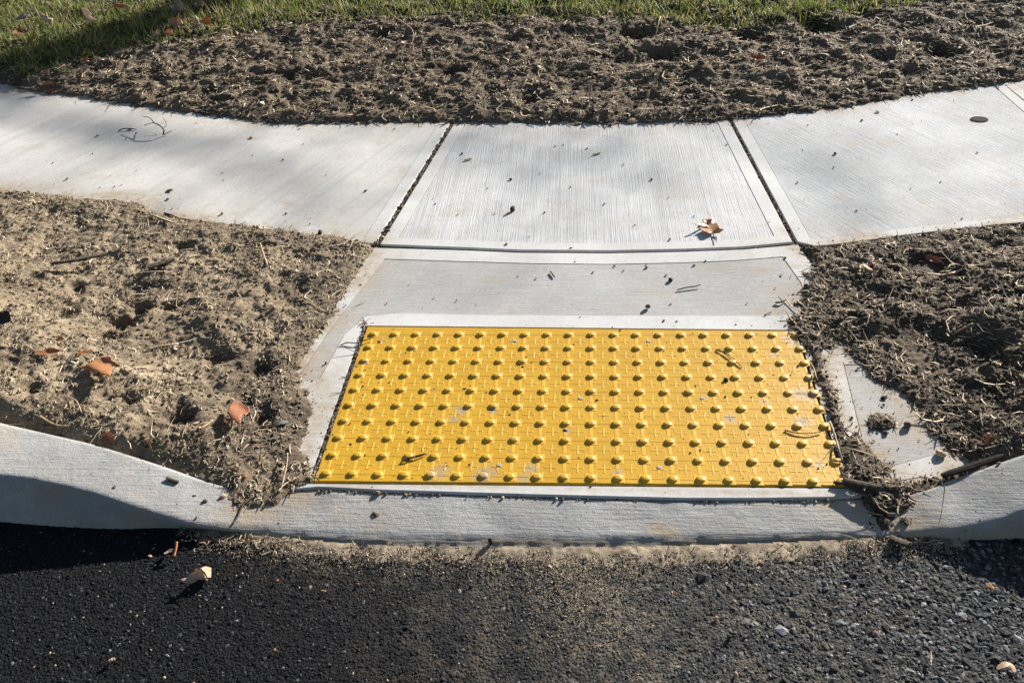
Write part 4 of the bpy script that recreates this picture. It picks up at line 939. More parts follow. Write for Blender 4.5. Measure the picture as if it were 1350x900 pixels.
crumb(430, 479, 5, 'd', 'dark crumb on the smooth strip left of the panel', 'crumb', None, 'crumb', 1, 1.3)
crumb(957, 502, 9, 'd', 'biggest black clod on the right half of the yellow panel', 'clod', None, 'clod', 0, 1.5)
crumb(962, 840, 8, 'd', 'black stone lying loose on the grey asphalt', 'stone', None, 'stone', 1, 1.2)
crumb(833, 158, 13, 'p', 'pale chunk at the soil edge behind the middle slab', 'chunk', None, 'chunk', 2, 1.0)
crumb(693, 69, 11, 'p', 'pale chunk in the soil strip behind the middle slab', 'chunk', None, 'chunk', 1, 1.0)
crumb(373, 558, 13, 'g', 'flat grey stone in the left soil bed', 'stone', None, 'stone', 2, .8)
crumb(323, 629, 8, 'o', 'orange chip in the soil beside the panel corner', 'chip', None, 'chip', 0, 1)
crumb(386, 635, 7, 'o', 'orange and white bit in the soil at the panel corner', 'chip', None, 'chip', 3, 1)

# lifting hole in the right slab, its shade painted as a dark disc
hp = at(1291, 157.5, 0)
hole = tag(empty('lifting_socket', (hp[0], hp[1], 0)), 'small oval hole in the right sidewalk slab, its shade a dark disc', 'hole_shade')
pm = disc('hole_shade', .030, .0012, 24); o = link('hole_shade', pm, M_black, hole); o.scale = (1, .75, 1)
V, F = [], []
for k in range(20):
    a = k * math.pi / 10
    for r, z in ((.0302, -.001), (.0318, .0018), (.0336, -.001)): V.append((r * math.cos(a), r * .78 * math.sin(a), z))
for k in range(20):
    for j in range(2): F.append((k * 3 + j, k * 3 + j + 1, ((k + 1) % 20) * 3 + j + 1, ((k + 1) % 20) * 3 + j))
link('rim', mesh_py('rim', V, F), plain('worn grey rim', (.16, .15, .14), .95, (.08, .075, .07), 200, 0, .05), hole)

# ------------------------------------------------------------------ twigs, stems and bark
def tube(pts, r0, r1, n=6, seed=0, knob=0.0):
    pts = np.array(pts, float); K = len(pts); V, F = [], []
    T = np.gradient(pts, axis=0); T /= np.linalg.norm(T, axis=1, keepdims=True) + 1e-9
    ref = np.array([0, 0, 1.0]) if abs(T[0, 2]) < .9 else np.array([1.0, 0, 0])
    rr = np.random.default_rng(seed)
    for i in range(K):
        s = np.cross(T[i], ref); s /= np.linalg.norm(s) + 1e-9; u = np.cross(s, T[i]); r = (r0 + (r1 - r0) * i / (K - 1)) * (1 + knob * rr.uniform(-1, 1))
        for k in range(n): a = 2 * math.pi * k / n; V.append(pts[i] + (s * math.cos(a) + u * math.sin(a)) * r)
    for i in range(K - 1):
        for k in range(n): F.append((i * n + k, i * n + (k + 1) % n, (i + 1) * n + (k + 1) % n, (i + 1) * n + k))
    F += [tuple(range(n))[::-1], tuple(range((K - 1) * n, K * n))]
    return V, F
def curve(pts, m=6):
    pts = np.array(pts, float)
    if len(pts) < 3: return np.array([pts[0] + (pts[-1] - pts[0]) * t for t in np.linspace(0, 1, m + 1)])
    t = np.arange(len(pts)); tt = np.linspace(0, len(pts) - 1, (len(pts) - 1) * m + 1)
    return np.stack([smooth_interp(tt, t.astype(float), pts[:, k]) for k in range(3)], 1)
def stick(name, px, h, r0, r1, m, label, cat='twig', knob=.15):
    """px: picture points, h: height of each above the surface"""
    w = [put(a, b) + np.array([0, 0, k + min(r0, r1)]) for (a, b), k in zip(px, h)]
    # a raised point is found again at its own height
    for i, ((a, b), k) in enumerate(zip(px, h)):
        if k > .004: w[i] = at(a, b, put(a, b)[2] + k)
    base = w[0].copy()
    V, F = tube(curve(w) - base, r0, r1, 6, len(label), knob)
    o = link(name, mesh_py(name, V, F), m); o.location = base
    return tag(o, label, cat)
# branching twig on the left slab
b0 = put(214, 178); tw = tag(empty('branched_twig', b0), 'dark branching twig arching up off the left sidewalk slab', 'twig')
def tpart(name, px, hs, r0, r1):
    w = np.array([at(a, b, k + r0) for (a, b), k in zip(px, hs)]); V, F = tube(curve(w) - b0, r0, r1, 6, 3, .12); link(name, mesh_py(name, V, F), M_twig, tw)
tpart('stem', [(215, 178), (216, 172), (211, 166), (203, 162)], [0, .018, .03, .036], .0034, .0022)
tpart('side_shoot', [(203, 162), (198, 156), (192, 154), (187, 153.5)], [.036, .04, .04, .038], .0020, .0010)
tpart('side_shoot', [(203, 162), (197, 163), (190, 165.5)], [.036, .026, .012], .0018, .0016)
tpart('side_shoot', [(215, 168), (219, 166), (218, 160), (214.5, 155)], [.012, .018, .03, .04], .0013, .0009)
tpart('side_shoot', [(216, 178), (221, 175), (227, 172.5)], [.001, .006, .010], .0016, .0012)
stick('twig', [(156, 173.5), (163, 171.5), (172, 171), (180, 171.5)], [.001, .004, .003, .001], .0024, .0016, M_twig, 'flat dark twig beside the branching twig on the left slab')
crumb(171.5, 171, 6, 'p', 'tan scrap stuck to the flat twig on the left slab', 'scrap', None, 'scrap', 2, .7)
stick('twig', [(217, 282), (226, 283.5), (234, 287.5)], [.001, .006, .001], .0034, .002, M_twig, 'dark bent twig at the soil edge on the left slab')
stick('twig', [(893, 383), (905, 380.5), (916, 379), (924, 375)], [.001, .003, .003, .006], .0018, .0014, M_twig, 'thin dark twig on the right part of the grey ramp')
stick('twig', [(1022, 400), (1030, 398), (1036, 396.5)], [.001, .005, .002], .0030, .0018, M_twig, 'short dark twig on the ramp beside the right soil')
stick('twig', [(1008, 416), (1017, 412)], [.001, .001], .0016, .0012, M_twig, 'short dark twig on the smooth strip above the panel')
stick('twig', [(726, 359), (731, 366)], [.001, .001], .0024, .002, M_twig, 'short dark twig in the middle of the grey ramp')
stick('twig', [(743, 464), (738, 676)], [.001, .001], .0010, .0008, M_twig, 'x') if False else None
stick('twig', [(735, 669), (738, 676), (740, 684)], [.001, .002, .001], .0011, .0009, M_straw, 'thin stem on the flush curb below the panel')
stick('stem', [(943, 463), (947, 461), (956, 465), (964, 470), (972, 478), (978, 486)], [.002, .005, .006, .006, .005, .002], .0014, .0011, M_bark, 'looping brown stem across the domes near the panel right end', 'stem')
stick('stem', [(944, 463.5), (952, 466), (961, 471), (968, 477)], [.002, .004, .005, .005], .0011, .0010, M_bark, 'second brown stem beside the looping stem on the panel', 'stem')
stick('stem', [(528, 611), (538, 604), (548, 601), (561, 597.5)], [.002, .007, .007, .006], .0018, .0014, M_twig, 'dark stem among the lower left domes of the panel', 'stem')
stick('stem', [(537, 607), (549, 602.5), (560, 601)], [.002, .005, .004], .0013, .0010, M_bark, 'short stem lying with the dark stem on the lower left domes', 'stem')
stick('stem', [(1034, 568.5), (1050, 570.5), (1066, 571), (1082, 571.5)], [.003, .005, .006, .004], .0016, .0010, M_bark, 'long straight stem on the lower right of the panel', 'stem')
stick('stem', [(1094, 556), (1098, 566), (1102, 578), (1106, 592), (1110, 610)], [.008, .010, .009, .008, .004], .0028, .0018, plain('pale stripped stem', (.42, .36, .28), .8, (.25, .2, .15), 150), 'pale stripped stem along the right edge of the panel', 'stem')
stick('stem', [(1068, 478), (1073, 486), (1076, 497), (1078, 503)], [.006, .010, .010, .004], .0022, .0014, M_straw, 'pale curved stem at the upper right edge of the panel', 'stem')
stick('stem', [(1098, 638), (1112, 637), (1124, 640), (1140, 648)], [.004, .008, .010, .012], .0036, .0022, M_twig, 'dark root at the lower right corner of the panel', 'root')
stick('stem', [(449, 456), (458, 453.5), (470, 452), (482, 448), (493, 445)], [.001, .004, .006, .008, .008], .0016, .0012, M_twig, 'dark twig lying across the upper left edge of the panel', 'twig')
stick('stem', [(1106, 563), (1114, 566), (1121, 563), (1124, 556)], [.001, .002, .004, .010], .0018, .0012, M_twig, 'small dark twig on the bare concrete right of the panel', 'twig')
stick('straw_stalk', [(379, 597), (378, 612), (373, 634), (369, 652)], [.016, .013, .008, .002], .0018, .0022, M_straw, 'pale stalk standing at the soil corner left of the panel', 'stalk')
stick('twig', [(325, 660), (321, 670), (313, 684), (307, 692)], [.004, .004, .003, .002], .0014, .0022, M_twig, 'dark twig lying over the left end of the flush curb')
stick('reed', [(233, 714), (232, 722), (230, 736)], [.02, .014, .003], .0026, .0030, M_reed, 'rusty orange stalk standing on the dark asphalt', 'stalk')
stick('straw_stalk', [(343, 321), (347, 334), (353, 352)], [.022, .014, .003], .0024, .0028, M_straw, 'pale straw stalk leaning in the upper left soil bed', 'stalk')
stick('straw_stalk', [(196, 462), (212, 456), (236, 454)], [.003, .006, .008], .0024, .0020, M_straw, 'tan stalk lying across the middle of the left soil bed', 'stalk')
stick('straw_stalk', [(262, 567), (271, 561), (280, 554)], [.003, .006, .008], .0028, .0026, M_straw, 'pale stalk pointing at the red brown leaf in the left bed', 'stalk')
stick('straw_stalk', [(85, 522), (100, 528), (108, 545)], [.006, .012, .004], .0020, .0016, M_straw, 'arched pale stalk low in the left soil bed', 'stalk')
stick('straw_stalk', [(62, 569), (78, 571), (97, 575)], [.004, .004, .003], .0032, .0024, M_straw, 'tan stalk lying along the back of the left curb', 'stalk')
stick('straw_stalk', [(1110, 392), (1116, 382), (1121, 375)], [.004, .014, .02], .0026, .0022, M_straw, 'pale stalk standing in the right soil beside the ramp', 'stalk')
stick('straw_stalk', [(1076, 447), (1081, 438), (1088, 429)], [.003, .010, .014], .0034, .0030, M_straw, 'thick pale stalk at the top right corner of the panel', 'stalk')
stick('straw_stalk', [(1143, 355), (1148, 347), (1152, 341)], [.003, .012, .02], .0026, .0022, M_reed, 'rusty stalk standing in the upper right soil bed', 'stalk')
stick('straw_stalk', [(1091, 350), (1097, 346), (1101, 342)], [.004, .008, .010], .0030, .0028, M_straw, 'pale stalk near the sidewalk in the right soil bed', 'stalk')
stick('straw_stalk', [(1303, 571), (1302, 578), (1299, 587)], [.03, .018, .003], .0032, .0036, M_reed, 'rusty stalk standing low in the right soil bed', 'stalk')
stick('straw_stalk', [(1262, 556), (1285, 572), (1305, 588)], [.02, .016, .004], .0016, .0018, M_bark, 'long brown stem leaning low in the right soil bed', 'stem')
stick('straw_stalk', [(1252, 442), (1268, 434), (1282, 426)], [.006, .010, .012], .0022, .0018, M_straw, 'long pale stalk in the middle of the right soil bed', 'stalk')
stick('straw_stalk', [(514, 18), (528, 28), (542, 38), (545, 50), (541, 63)], [.05, .05, .04, .02, .004], .0036, .0030, M_straw, 'long arched pale stem in the soil behind the sidewalk', 'stem')
stick('straw_stalk', [(865, 40), (868, 30), (871, 22)], [.004, .02, .03], .0034, .0028, M_straw, 'pale stalk standing in the soil strip near the grass', 'stalk')
def board(name, px0, px1, w, th, m, label, cat, seed, lift=.006):
    a, b = put(*px0), put(*px1); L_ = np.linalg.norm(b - a); r = np.random.default_rng(seed); K = 9; V = []; F = []
    for i in range(K):
        t = i / (K - 1); ww = w * (.35 + .65 * math.sin(math.pi * min(max(t * .9 + .08, 0), 1)) ** .5) * r.uniform(.85, 1.1); x = (t - .5) * L_; zz = .15 * th * r.uniform(-1, 1)
        V += [(x, -ww / 2, zz), (x, -ww / 2 * .9, zz + th), (x, 0, zz + th * 1.25), (x, ww / 2 * .9, zz + th), (x, ww / 2, zz)]
    for i in range(K - 1):
        for k in range(5): F.append((i * 5 + k, i * 5 + (k + 1) % 5, (i + 1) * 5 + (k + 1) % 5, (i + 1) * 5 + k))
    F += [(4, 3, 2, 1, 0), tuple((K - 1) * 5 + k for k in range(5))]
    o = link(name, mesh_py(name, V, F, False), m); c = (a + b) / 2; d = b - a
    o.location = (c[0], c[1], max(a[2], b[2], c[2]) + lift); o.rotation_euler = (random.uniform(-.25, .1), -math.asin(max(-.5, min(.5, d[2] / L_))), math.atan2(d[1], d[0]))
    return tag(o, label, cat)
board('bark_strip', (71, 358), (143, 345), .026, .007, M_bark, 'larger dark strip of bark lying in the left soil bed', 'bark', 1, .008)
board('bark_strip', (196, 357), (231, 346), .022, .006, M_bark, 'smaller dark strip of bark right of the larger one', 'bark', 2, .008)
board('edging_strip', (1240, 633), (1322, 606), .016, .006, M_black, 'dark flat strip lying along the back of the right curb', 'strip', 3, .002)
board('bark_strip', (1112, 636), (1160, 650), .012, .006, M_bark, 'brown bark sliver on the spilled soil beside the panel', 'bark', 4, .010)
board('bark_strip', (1172, 712), (1196, 722), .018, .006, M_bark, 'brown bark sliver at the foot of the curb by the spilled soil', 'bark', 5, .006)
board('wood_chip', (612, 212), (622, 210), .007, .003, M_straw, 'thin tan chip on the middle slab near its left edge', 'wood chip', 6, .001)
board('wood_chip', (782, 204.5), (792, 202), .008, .003, M_straw, 'thin tan chip on the middle slab near its back', 'wood chip', 7, .001)
board('wood_chip', (220, 632), (236, 638), .008, .004, M_bark, 'brown sliver on the left curb beside the soil', 'wood chip', 8, .001)
board('wood_chip', (1137, 355), (1148, 362), .012, .004, plain('pale wood', (.6, .48, .34), .8, (.45, .34, .22), 90), 'pale wood chip in the right soil near the ramp', 'wood chip', 9, .010)
board('wood_chip', (145, 873), (153, 870), .007, .003, M_straw, 'thin tan sliver on the dark asphalt at lower left', 'wood chip', 10, .004)
board('wood_chip', (1226, 880), (1226, 862), .004, .003, M_straw, 'thin upright tan sliver on the asphalt near the pale leaf', 'wood chip', 11, .005)

# ------------------------------------------------------------------ leaves
def leaf_mesh(length, width, lobes, seed, curl=(.3, .2), depth=.6, sweep=.35, tip=1.0, n=44, wavy=.04, fold=0.0):
    """lobed blade built on a midrib along +X; curl = (across, along)"""
    r = np.random.default_rng(seed); t = np.linspace(0, 1, n); env = np.sin(np.pi * np.clip(t * .93 + .05, 0, 1)) ** .75
    sides = []
    for sgn in (-1, 1):
        ph = r.uniform(-.06, .06); 
        if lobes: lob = (1 - depth) + depth * np.abs(np.sin(np.pi * lobes * np.maximum(t + ph, 0) ** .9)) ** .8 * r.uniform(.8, 1.1)
        else: lob = 1 + 0 * t
        lob = lob * (1 + .10 * noise(t * 9, t * 0 + sgn, 1.0, seed + 5))
        w = width / 2 * env * lob
        sides.append(w)
    M_ = 5; V = []; C = []
    U = np.linspace(-1, 1, 2 * M_ + 1)
    for i in range(n):
        for u in U:
            w = sides[0][i] if u < 0 else sides[1][i]
            y = u * w; x = length * t[i] + sweep * abs(y) * (1 - .4 * t[i])
            z = curl[0] * (y ** 2) / (width / 2) + curl[1] * length * ((t[i] - .45) ** 2) + wavy * width * math.sin(t[i] * 9 + u * 2 + seed) * abs(u)
            z += abs(y) * fold
            V.append((x, y, z)); C.append(1.0 if u == 0 else (.55 if (int(t[i] * n) % 6 == 0 and abs(u) < .7) else 0.0))
    m = 2 * M_ + 1; F = []
    for i in range(n - 1):
        for k in range(m - 1): F.append((i * m + k, i * m + k + 1, (i + 1) * m + k + 1, (i + 1) * m + k))
    V = np.array(V); V[:, 2] -= V[:, 2].min(); nv = len(V)
    bot = V.copy(); bot[:, 2] -= .0006
    F2 = [tuple(nv + q for q in f[::-1]) for f in F]
    rim = list(range(m)) + [i * m + m - 1 for i in range(1, n)] + [(n - 1) * m + k for k in range(m - 2, -1, -1)] + [i * m for i in range(n - 2, 0, -1)]
    R = [(rim[(k + 1) % len(rim)], rim[k], nv + rim[k], nv + rim[(k + 1) % len(rim)]) for k in range(len(rim))]
    me = mesh_py('blade', np.vstack([V, bot]), F + F2 + R)
    attrs(me, np.repeat(np.array(C * 2)[:, None], 3, 1))
    return me, V
def leaf(px, py, tip_px, size, width, m, label, lobes=3, seed=0, curl=(.3, .3), rot=(0, 0), lift=.004, depth=.6, stalk=.35, sweep=.35, cat='leaf', fold=0.0, group=None, wavy=.04):
    """px,py = base of the blade in the photograph, tip_px = picture point the midrib runs to"""
    a = put(px, py); b = put(*tip_px); yaw = math.atan2(b[1] - a[1], b[0] - a[0])
    if py < 70: size, width = size * 1.2, width * 1.25
    me, V = leaf_mesh(size, width, lobes, seed, curl, depth, sweep, fold=fold, wavy=wavy)
    # lie on the highest ground under the blade
    c_, s_ = math.cos(yaw), math.sin(yaw)
    gx = a[0] + c_ * V[:, 0] - s_ * V[:, 1]; gy = a[1] + s_ * V[:, 0] + c_ * V[:, 1]
    zz = float(np.max(surface_z(gx[::7], gy[::7]) - V[::7, 2])) if max(abs(rot[0]), abs(rot[1])) < .3 else a[2]
    o = empty('leaf', (a[0], a[1], max(min(zz, a[2] + .02), a[2]) + lift + (.022 if py < 70 else 0)), (rot[0], rot[1], yaw))
    o.rotation_mode = 'XYZ'
    link('blade', me, ML[m], o)
    if stalk:
        z0 = V[:11, 2].mean(); Vt, Ft = tube(curve([(.004, 0, z0), (-size * stalk * .5, size * .04, z0 - .001), (-size * stalk, size * .09, max(z0 - .004, .0005))], 4), .0011, .0013, 5)
        link('stalk', mesh_py('stalk', Vt, Ft), M_bark if m != 'pale' else M_straw, o)
    return tag(o, label, cat, group)
def leaf_outline(pts, zfun, m, label, rib, seed=0, stalk=None, z0=None, cat='leaf'):
    """a blade whose outline was measured on the photograph: zfun(u, v) is its lift, u along the rib, v across it"""
    pts = np.array(pts, float); pr = resample(pts, 1.2); r = np.random.default_rng(seed)
    pr = pr + r.uniform(-.25, .25, pr.shape)
    c = pts.mean(0); a, b = np.array(rib[0], float), np.array(rib[1], float); L_ = np.linalg.norm(b - a); d = (b - a) / L_; nn = np.array([-d[1], d[0]])
    V2, F = fill(ccw(pr), [], 1.7, 0.0)
    base = put(*rib[0]); zb = base[2] if z0 is None else z0
    Vs, C = [], []
    for q in V2[:, :2]:
        u = np.dot(q - a, d) / L_; v = np.dot(q - a, nn) / L_
        Vs.append(at(q[0], q[1], zb + max(.0012, zfun(u, v)))); 
        side = abs(v) / max(.12, .6 - abs(u - .4)); C.append(max(math.exp(-(v / .035) ** 2), .5 * math.exp(-((((u + abs(v) * .7) * 4.5) % 1 - .5) / .14) ** 2) * (abs(v) < .5)))
    V = np.array(Vs) - base; nv = len(V)
    e = {}
    for f in F:
        for k in range(3): e[(f[k], f[(k + 1) % 3])] = 1
    rim = [(x_, y_) for x_, y_ in e if (y_, x_) not in e]
    bot = V.copy(); bot[:, 2] -= .0007
    FF = [tuple(int(k) for k in f) for f in F]
    # picture coordinates run downward, so the fill faces down: turn it
    up = FF if np.cross(V[FF[0][1]] - V[FF[0][0]], V[FF[0][2]] - V[FF[0][0]])[2] > 0 else [f[::-1] for f in FF]
    me = mesh_py('blade', np.vstack([V, bot]), up + [tuple(nv + k for k in f[::-1]) for f in up] + [(int(x_), int(y_), int(nv + y_), int(nv + x_)) for x_, y_ in rim])
    attrs(me, np.repeat(np.array(C + C)[:, None], 3, 1))
    o = empty('leaf', base); link('blade', me, ML[m], o)
    if stalk:
        w = np.array([at(p[0], p[1], zb + h) for p, h in stalk]) - base; Vt, Ft = tube(curve(w, 4), .0013, .0015, 5)
        link('stalk', mesh_py('stalk', Vt, Ft), M_twig, o)
    return tag(o, label, cat)
def zm(lst, x0, y0, k): return [(x0 + a / k, y0 + b / k) for a, b in lst]
leaf_outline(zm([(600, 575), (540, 570), (425, 535), (350, 490), (300, 465), (400, 465), (530, 470), (480, 445), (350, 425), (280, 395), (220, 372), (350, 365), (480, 395), (540, 430), (470, 375), (420, 350), (380, 315), (400, 275), (450, 265), (520, 270), (580, 275), (570, 320), (600, 380), (640, 350), (690, 355), (720, 410), (745, 470), (820, 485), (770, 520), (720, 560), (660, 560)], 900, 270, 15),
             lambda u, v: .003 + .012 * abs(v) + .010 * v * v + .004 * math.sin(u * 8), 'tan', 'tan lobed leaf with pointed tips lying on the middle sidewalk slab', ((940, 308.5), (930, 289)), 3, [((940, 308.5), .003), ((942, 313), .004), ((944.5, 318.5), .006)])
leaf_outline(zm([(500, 330), (580, 290), (640, 250), (700, 230), (790, 225), (800, 260), (890, 310), (880, 325), (800, 320), (805, 370), (790, 415), (740, 400), (690, 400), (660, 360), (600, 375), (570, 350), (520, 345)], 40, 440, 7.5),
             lambda u, v: .026 + .008 * v + .008 * math.sin(u * 5 + 1) - .012 * v * v, 'rust', 'rust brown lobed leaf in the middle of the left soil bed', ((130, 492), (141, 470)), 5)
leaf_outline(zm([(455, 270), (540, 280), (620, 340), (660, 350), (665, 410), (610, 455), (580, 440), (545, 480), (560, 530), (535, 575), (480, 540), (470, 510), (430, 530), (390, 565), (320, 530), (360, 490), (420, 490), (400, 450), (385, 400), (420, 320)], 260, 500, 9.64),
             lambda u, v: .036 - .010 * u + .005 * math.sin(5 * u + 3 * v), 'red', 'curled red brown leaf standing up in the left soil bed', ((307, 556), (314, 529)), 6)
leaf_outline(zm([(420, 485), (520, 460), (580, 400), (640, 370), (630, 330), (665, 318), (720, 360), (780, 410), (810, 465), (760, 490), (690, 480), (620, 535), (540, 550), (470, 525)], 200, 720, 11.25),
             lambda u, v: .012 + .06 * v * v - .012 * v + .012 * max(u, 0) ** 2, 'pale', 'curled pale tan leaf lying on the dark asphalt', ((238, 764), (271, 757)), 7, None, ROADZ + .002)
leaf_outline(zm([(715, 320), (800, 290), (885, 315), (880, 455), (820, 460), (790, 390), (740, 345)], 200, 720, 11.25),
             lambda u, v: .020 - .012 * u + .02 * v, 'tan', 'folded tan leaf piece against the curled pale leaf on the asphalt', ((267, 748), (277, 760)), 8, None, ROADZ + .002)
leaf_outline(zm([(800, 600), (830, 545), (900, 490), (970, 465), (1040, 490), (1120, 520), (1170, 570), (1200, 640), (1190, 690), (1130, 690), (1100, 620), (1060, 570), (970, 600), (880, 630), (800, 640)], 1260, 840, 15),
             lambda u, v: .010 + .008 * math.sin(u * 3) + .006 * v, 'pale', 'pale leaf bent over on the asphalt at lower right', ((1314, 881), (1339, 884)), 9, [((1339, 884), .008), ((1340, 888), .006), ((1340, 893), .004)], ROADZ + .002)
leaf_outline(zm([(365, 180), (440, 175), (390, 120), (450, 150), (460, 115), (480, 180), (528, 180), (512, 240), (450, 215), (400, 200)], 0, 0, 7.5),
             lambda u, v: .046 - .012 * u + .008 * math.sin(5 * v), 'pale', 'bright tan lobed leaf on the shaded grass at left', ((67, 31), (54, 20)), 10)
leaf_outline(zm([(800, 80), (850, 80), (910, 140), (890, 155), (975, 210), (900, 220), (850, 190), (810, 140)], 0, 0, 7.5),
             lambda u, v: .046 - .012 * u + .010 * v, 'pink', 'pinkish brown leaf on the shaded grass right of the bright one', ((124, 28), (108, 12)), 11)
leaf(84, 472, (52, 468), .062, .026, 'rust', 'narrow rust leaf just left of the lobed rust leaf', 1.5, 8, (.3, .3), (-.15, 0), .008, depth=.3, stalk=.2)
leaf(102, 470, (120, 470), .040, .012, 'orange', 'slim orange leaf strip above the lobed rust leaf', 0, 9, (.3, .3), (0, 0), .010, stalk=0)
leaf(217, 732, (228, 727), .020, .014, 'grey', 'small grey brown leaf scrap beside the rusty stalk', 1.2, 19, (.4, .5), (-.3, 0), .004, stalk=0, depth=.3)
leaf(72, 113, (52, 114), .07, .036, 'tan', 'upper tan leaf at the soil edge by the left sidewalk end', 1.3, 21, (.6, .5), (-.2, 0), .010, stalk=.2, depth=.3)
leaf(70, 120, (54, 121), .06, .034, 'orange', 'lower orange leaf at the soil edge by the left sidewalk end', 1.2, 22, (.5, .4), (-.3, 0), .004, stalk=.2, depth=.3)
leaf(66, 103, (54, 99), .05, .03, 'tan', 'small tan leaf above the two leaves at the sidewalk end', 1, 23, (.5, .5), (-.2, 0), .010, stalk=.2, depth=.2)
leaf(28, 104, (8, 110), .07, .04, 'dark', 'dark brown leaf at the far left sidewalk edge', 1.5, 24, (.5, .5), (-.2, 0), .008, stalk=.2, depth=.4)
leaf(144, 5, (132, 0), .07, .04, 'pink', 'grey pink leaf at the top edge of the grass', 1.5, 27, (.5, .5), (-.3, 0), .05, depth=.4, stalk=.2)
leaf(142, 14, (146, 12), .03, .02, 'orange', 'tiny bright orange leaf on the grass below the grey pink one', 0, 28, (.5, .5), (-.3, 0), .05, stalk=0)
leaf(320, 10, (308, 0), .12, .10, 'pale', 'pale tan leaf standing in the sunlit grass edge', 2.4, 29, (.5, .5), (-.9, 0), .05, depth=.7, stalk=.2)
leaf(250, 33, (230, 28), .11, .06, 'grey', 'grey curled leaf on top of the leaf heap at the grass edge', 1.5, 30, (.9, .5), (-.4, 0), .045, depth=.4, stalk=.2, wavy=.12)
leaf(272, 26, (262, 22), .07, .05, 'pink', 'small pinkish leaf at the back of the leaf heap', 1.5, 31, (.7, .5), (-.5, 0), .045, depth=.4, stalk=.2, wavy=.12)
leaf(245, 46, (228, 43), .08, .06, 'tan', 'tan leaf on the left of the leaf heap', 2, 32, (.7, .5), (-.5, 0), .03, depth=.5, stalk=.3, wavy=.1)
leaf(268, 47, (258, 40), .08, .06, 'grey', 'grey brown leaf hanging on the right of the leaf heap', 1.5, 33, (.8, .5), (-.9, .2), .035, depth=.4, stalk=.2, wavy=.1)
leaf(282, 44, (270, 42), .06, .04, 'rust', 'rusty leaf at the right foot of the leaf heap', 1.5, 34, (.6, .5), (-.5, 0), .03, depth=.4, stalk=.2)
leaf(232, 58, (222, 55), .06, .03, 'tan', 'tan folded leaf at the left foot of the leaf heap', 0, 35, (.9, .5), (-.5, 0), .02, stalk=.2)
leaf(212, 58, (206, 55), .04, .03, 'pale', 'small pale leaf left of the leaf heap', 0, 36, (.6, .5), (-.5, 0), .02, stalk=0)
leaf(118, 86, (111, 81), .045, .04, 'orange', 'small orange leaf on the shaded soil below the grass', 1.2, 37, (.4, .4), (-.6, 0), .02, depth=.3, stalk=0)
leaf(50, 66, (45, 63), .035, .03, 'orange', 'tiny orange leaf in the shaded grass low at left', 0, 38, (.4, .4), (-.5, 0), .03, stalk=0)
leaf(44, 58, (34, 55), .06, .05, 'red', 'dull red leaf in the shaded grass above the tiny orange one', 1.5, 39, (.4, .4), (-.4, 0), .035, depth=.4, stalk=0)
leaf(172, 26, (162, 25), .07, .025, 'orange', 'slim orange leaf in the shaded grass', 0, 40, (.5, .5), (-.3, 0), .045, stalk=.2)
leaf(178, 18, (176, 9), .06, .05, 'red', 'dark red leaf in the shaded grass by the slim orange one', 1.5, 41, (.5, .5), (-.4, 0), .045, depth=.4, stalk=0)
leaf(40, 40, (28, 36), .07, .06, 'grey', 'dull grey brown leaf in the shaded grass at far left', 2, 42, (.4, .4), (-.3, 0), .035, depth=.5, stalk=.2)
leaf(14, 8, (26, 3), .08, .05, 'red', 'dark red leaf at the top left corner of the grass', 1.5, 43, (.4, .4), (-.3, 0), .05, depth=.5, stalk=.2)
leaf(200, 18, (188, 10), .08, .06, 'red', 'dark red leaf in the grass left of the sunlit grass', 1.5, 44, (.5, .4), (-.3, 0), .05, depth=.5, stalk=.2)
leaf(255, 6, (240, 3), .08, .06, 'rust', 'brown leaf at the top edge of the grass', 1.5, 45, (.5, .4), (-.3, 0), .05, depth=.5, stalk=.2)
leaf(1238, 355, (1224, 350), .045, .03, 'red', 'reddish brown leaf lying in a hollow of the right soil bed', 1.6, 46, (.6, .5), (-.3, 0), .022, depth=.4, stalk=.2)
leaf(1008, 84, (990, 82), .07, .035, 'red', 'red brown leaf in the soil strip behind the right joint', 1.3, 47, (.6, .5), (-.3, 0), .02, depth=.4, stalk=.2)
leaf(18, 428, (4, 424), .06, .05, 'dark', 'nearly black leaf at the left edge of the left soil bed', 1.5, 48, (.5, .5), (-.4, 0), .010, depth=.4, stalk=.2)
leaf(86, 451, (76, 447), .024, .014, 'yel', 'small yellow leaf above the rust leaf in the left bed', 0, 49, (.4, .4), (-.3, 0), .008, stalk=.3)
leaf(152, 581, (143, 577), .036, .026, 'rust', 'small rust leaf against the back of the left curb', 1.2, 50, (.6, .4), (-.5, 0), .008, depth=.3, stalk=0)
leaf(200, 592, (188, 583), .042, .022, 'tan', 'curled tan leaf against the left curb nearer the panel', 0, 51, (.8, .4), (-.4, 0), .006, stalk=0)
leaf(172, 493, (160, 497), .034, .030, 'grey', 'greenish grey leaf under the rust leaf', 1.2, 52, (.4, .4), (-.4, 0), .004, depth=.3, stalk=0)
leaf(250, 145, (244, 141), .036, .03, 'rust', 'small orange brown leaf scrap at the back edge of the left slab', 0, 53, (.4, .4), (-.5, 0), .004, stalk=0)
leaf(305, 585, (300, 581), .02, .018, 'pink', 'tiny pinkish leaf scrap below the red brown leaf', 0, 54, (.4, .4), (-.3, 0), .006, stalk=0)
leaf(838, 10, (828, 6), .05, .03, 'orange', 'small orange leaf in the grass edge above the middle slab', 0, 55, (.4, .4), (-.3, 0), .03, stalk=0)
leaf(740, 5, (735, 0), .05, .04, 'pale', 'small pale leaf in the grass edge behind the middle slab', 0, 56, (.4, .4), (-.5, 0), .04, stalk=0)

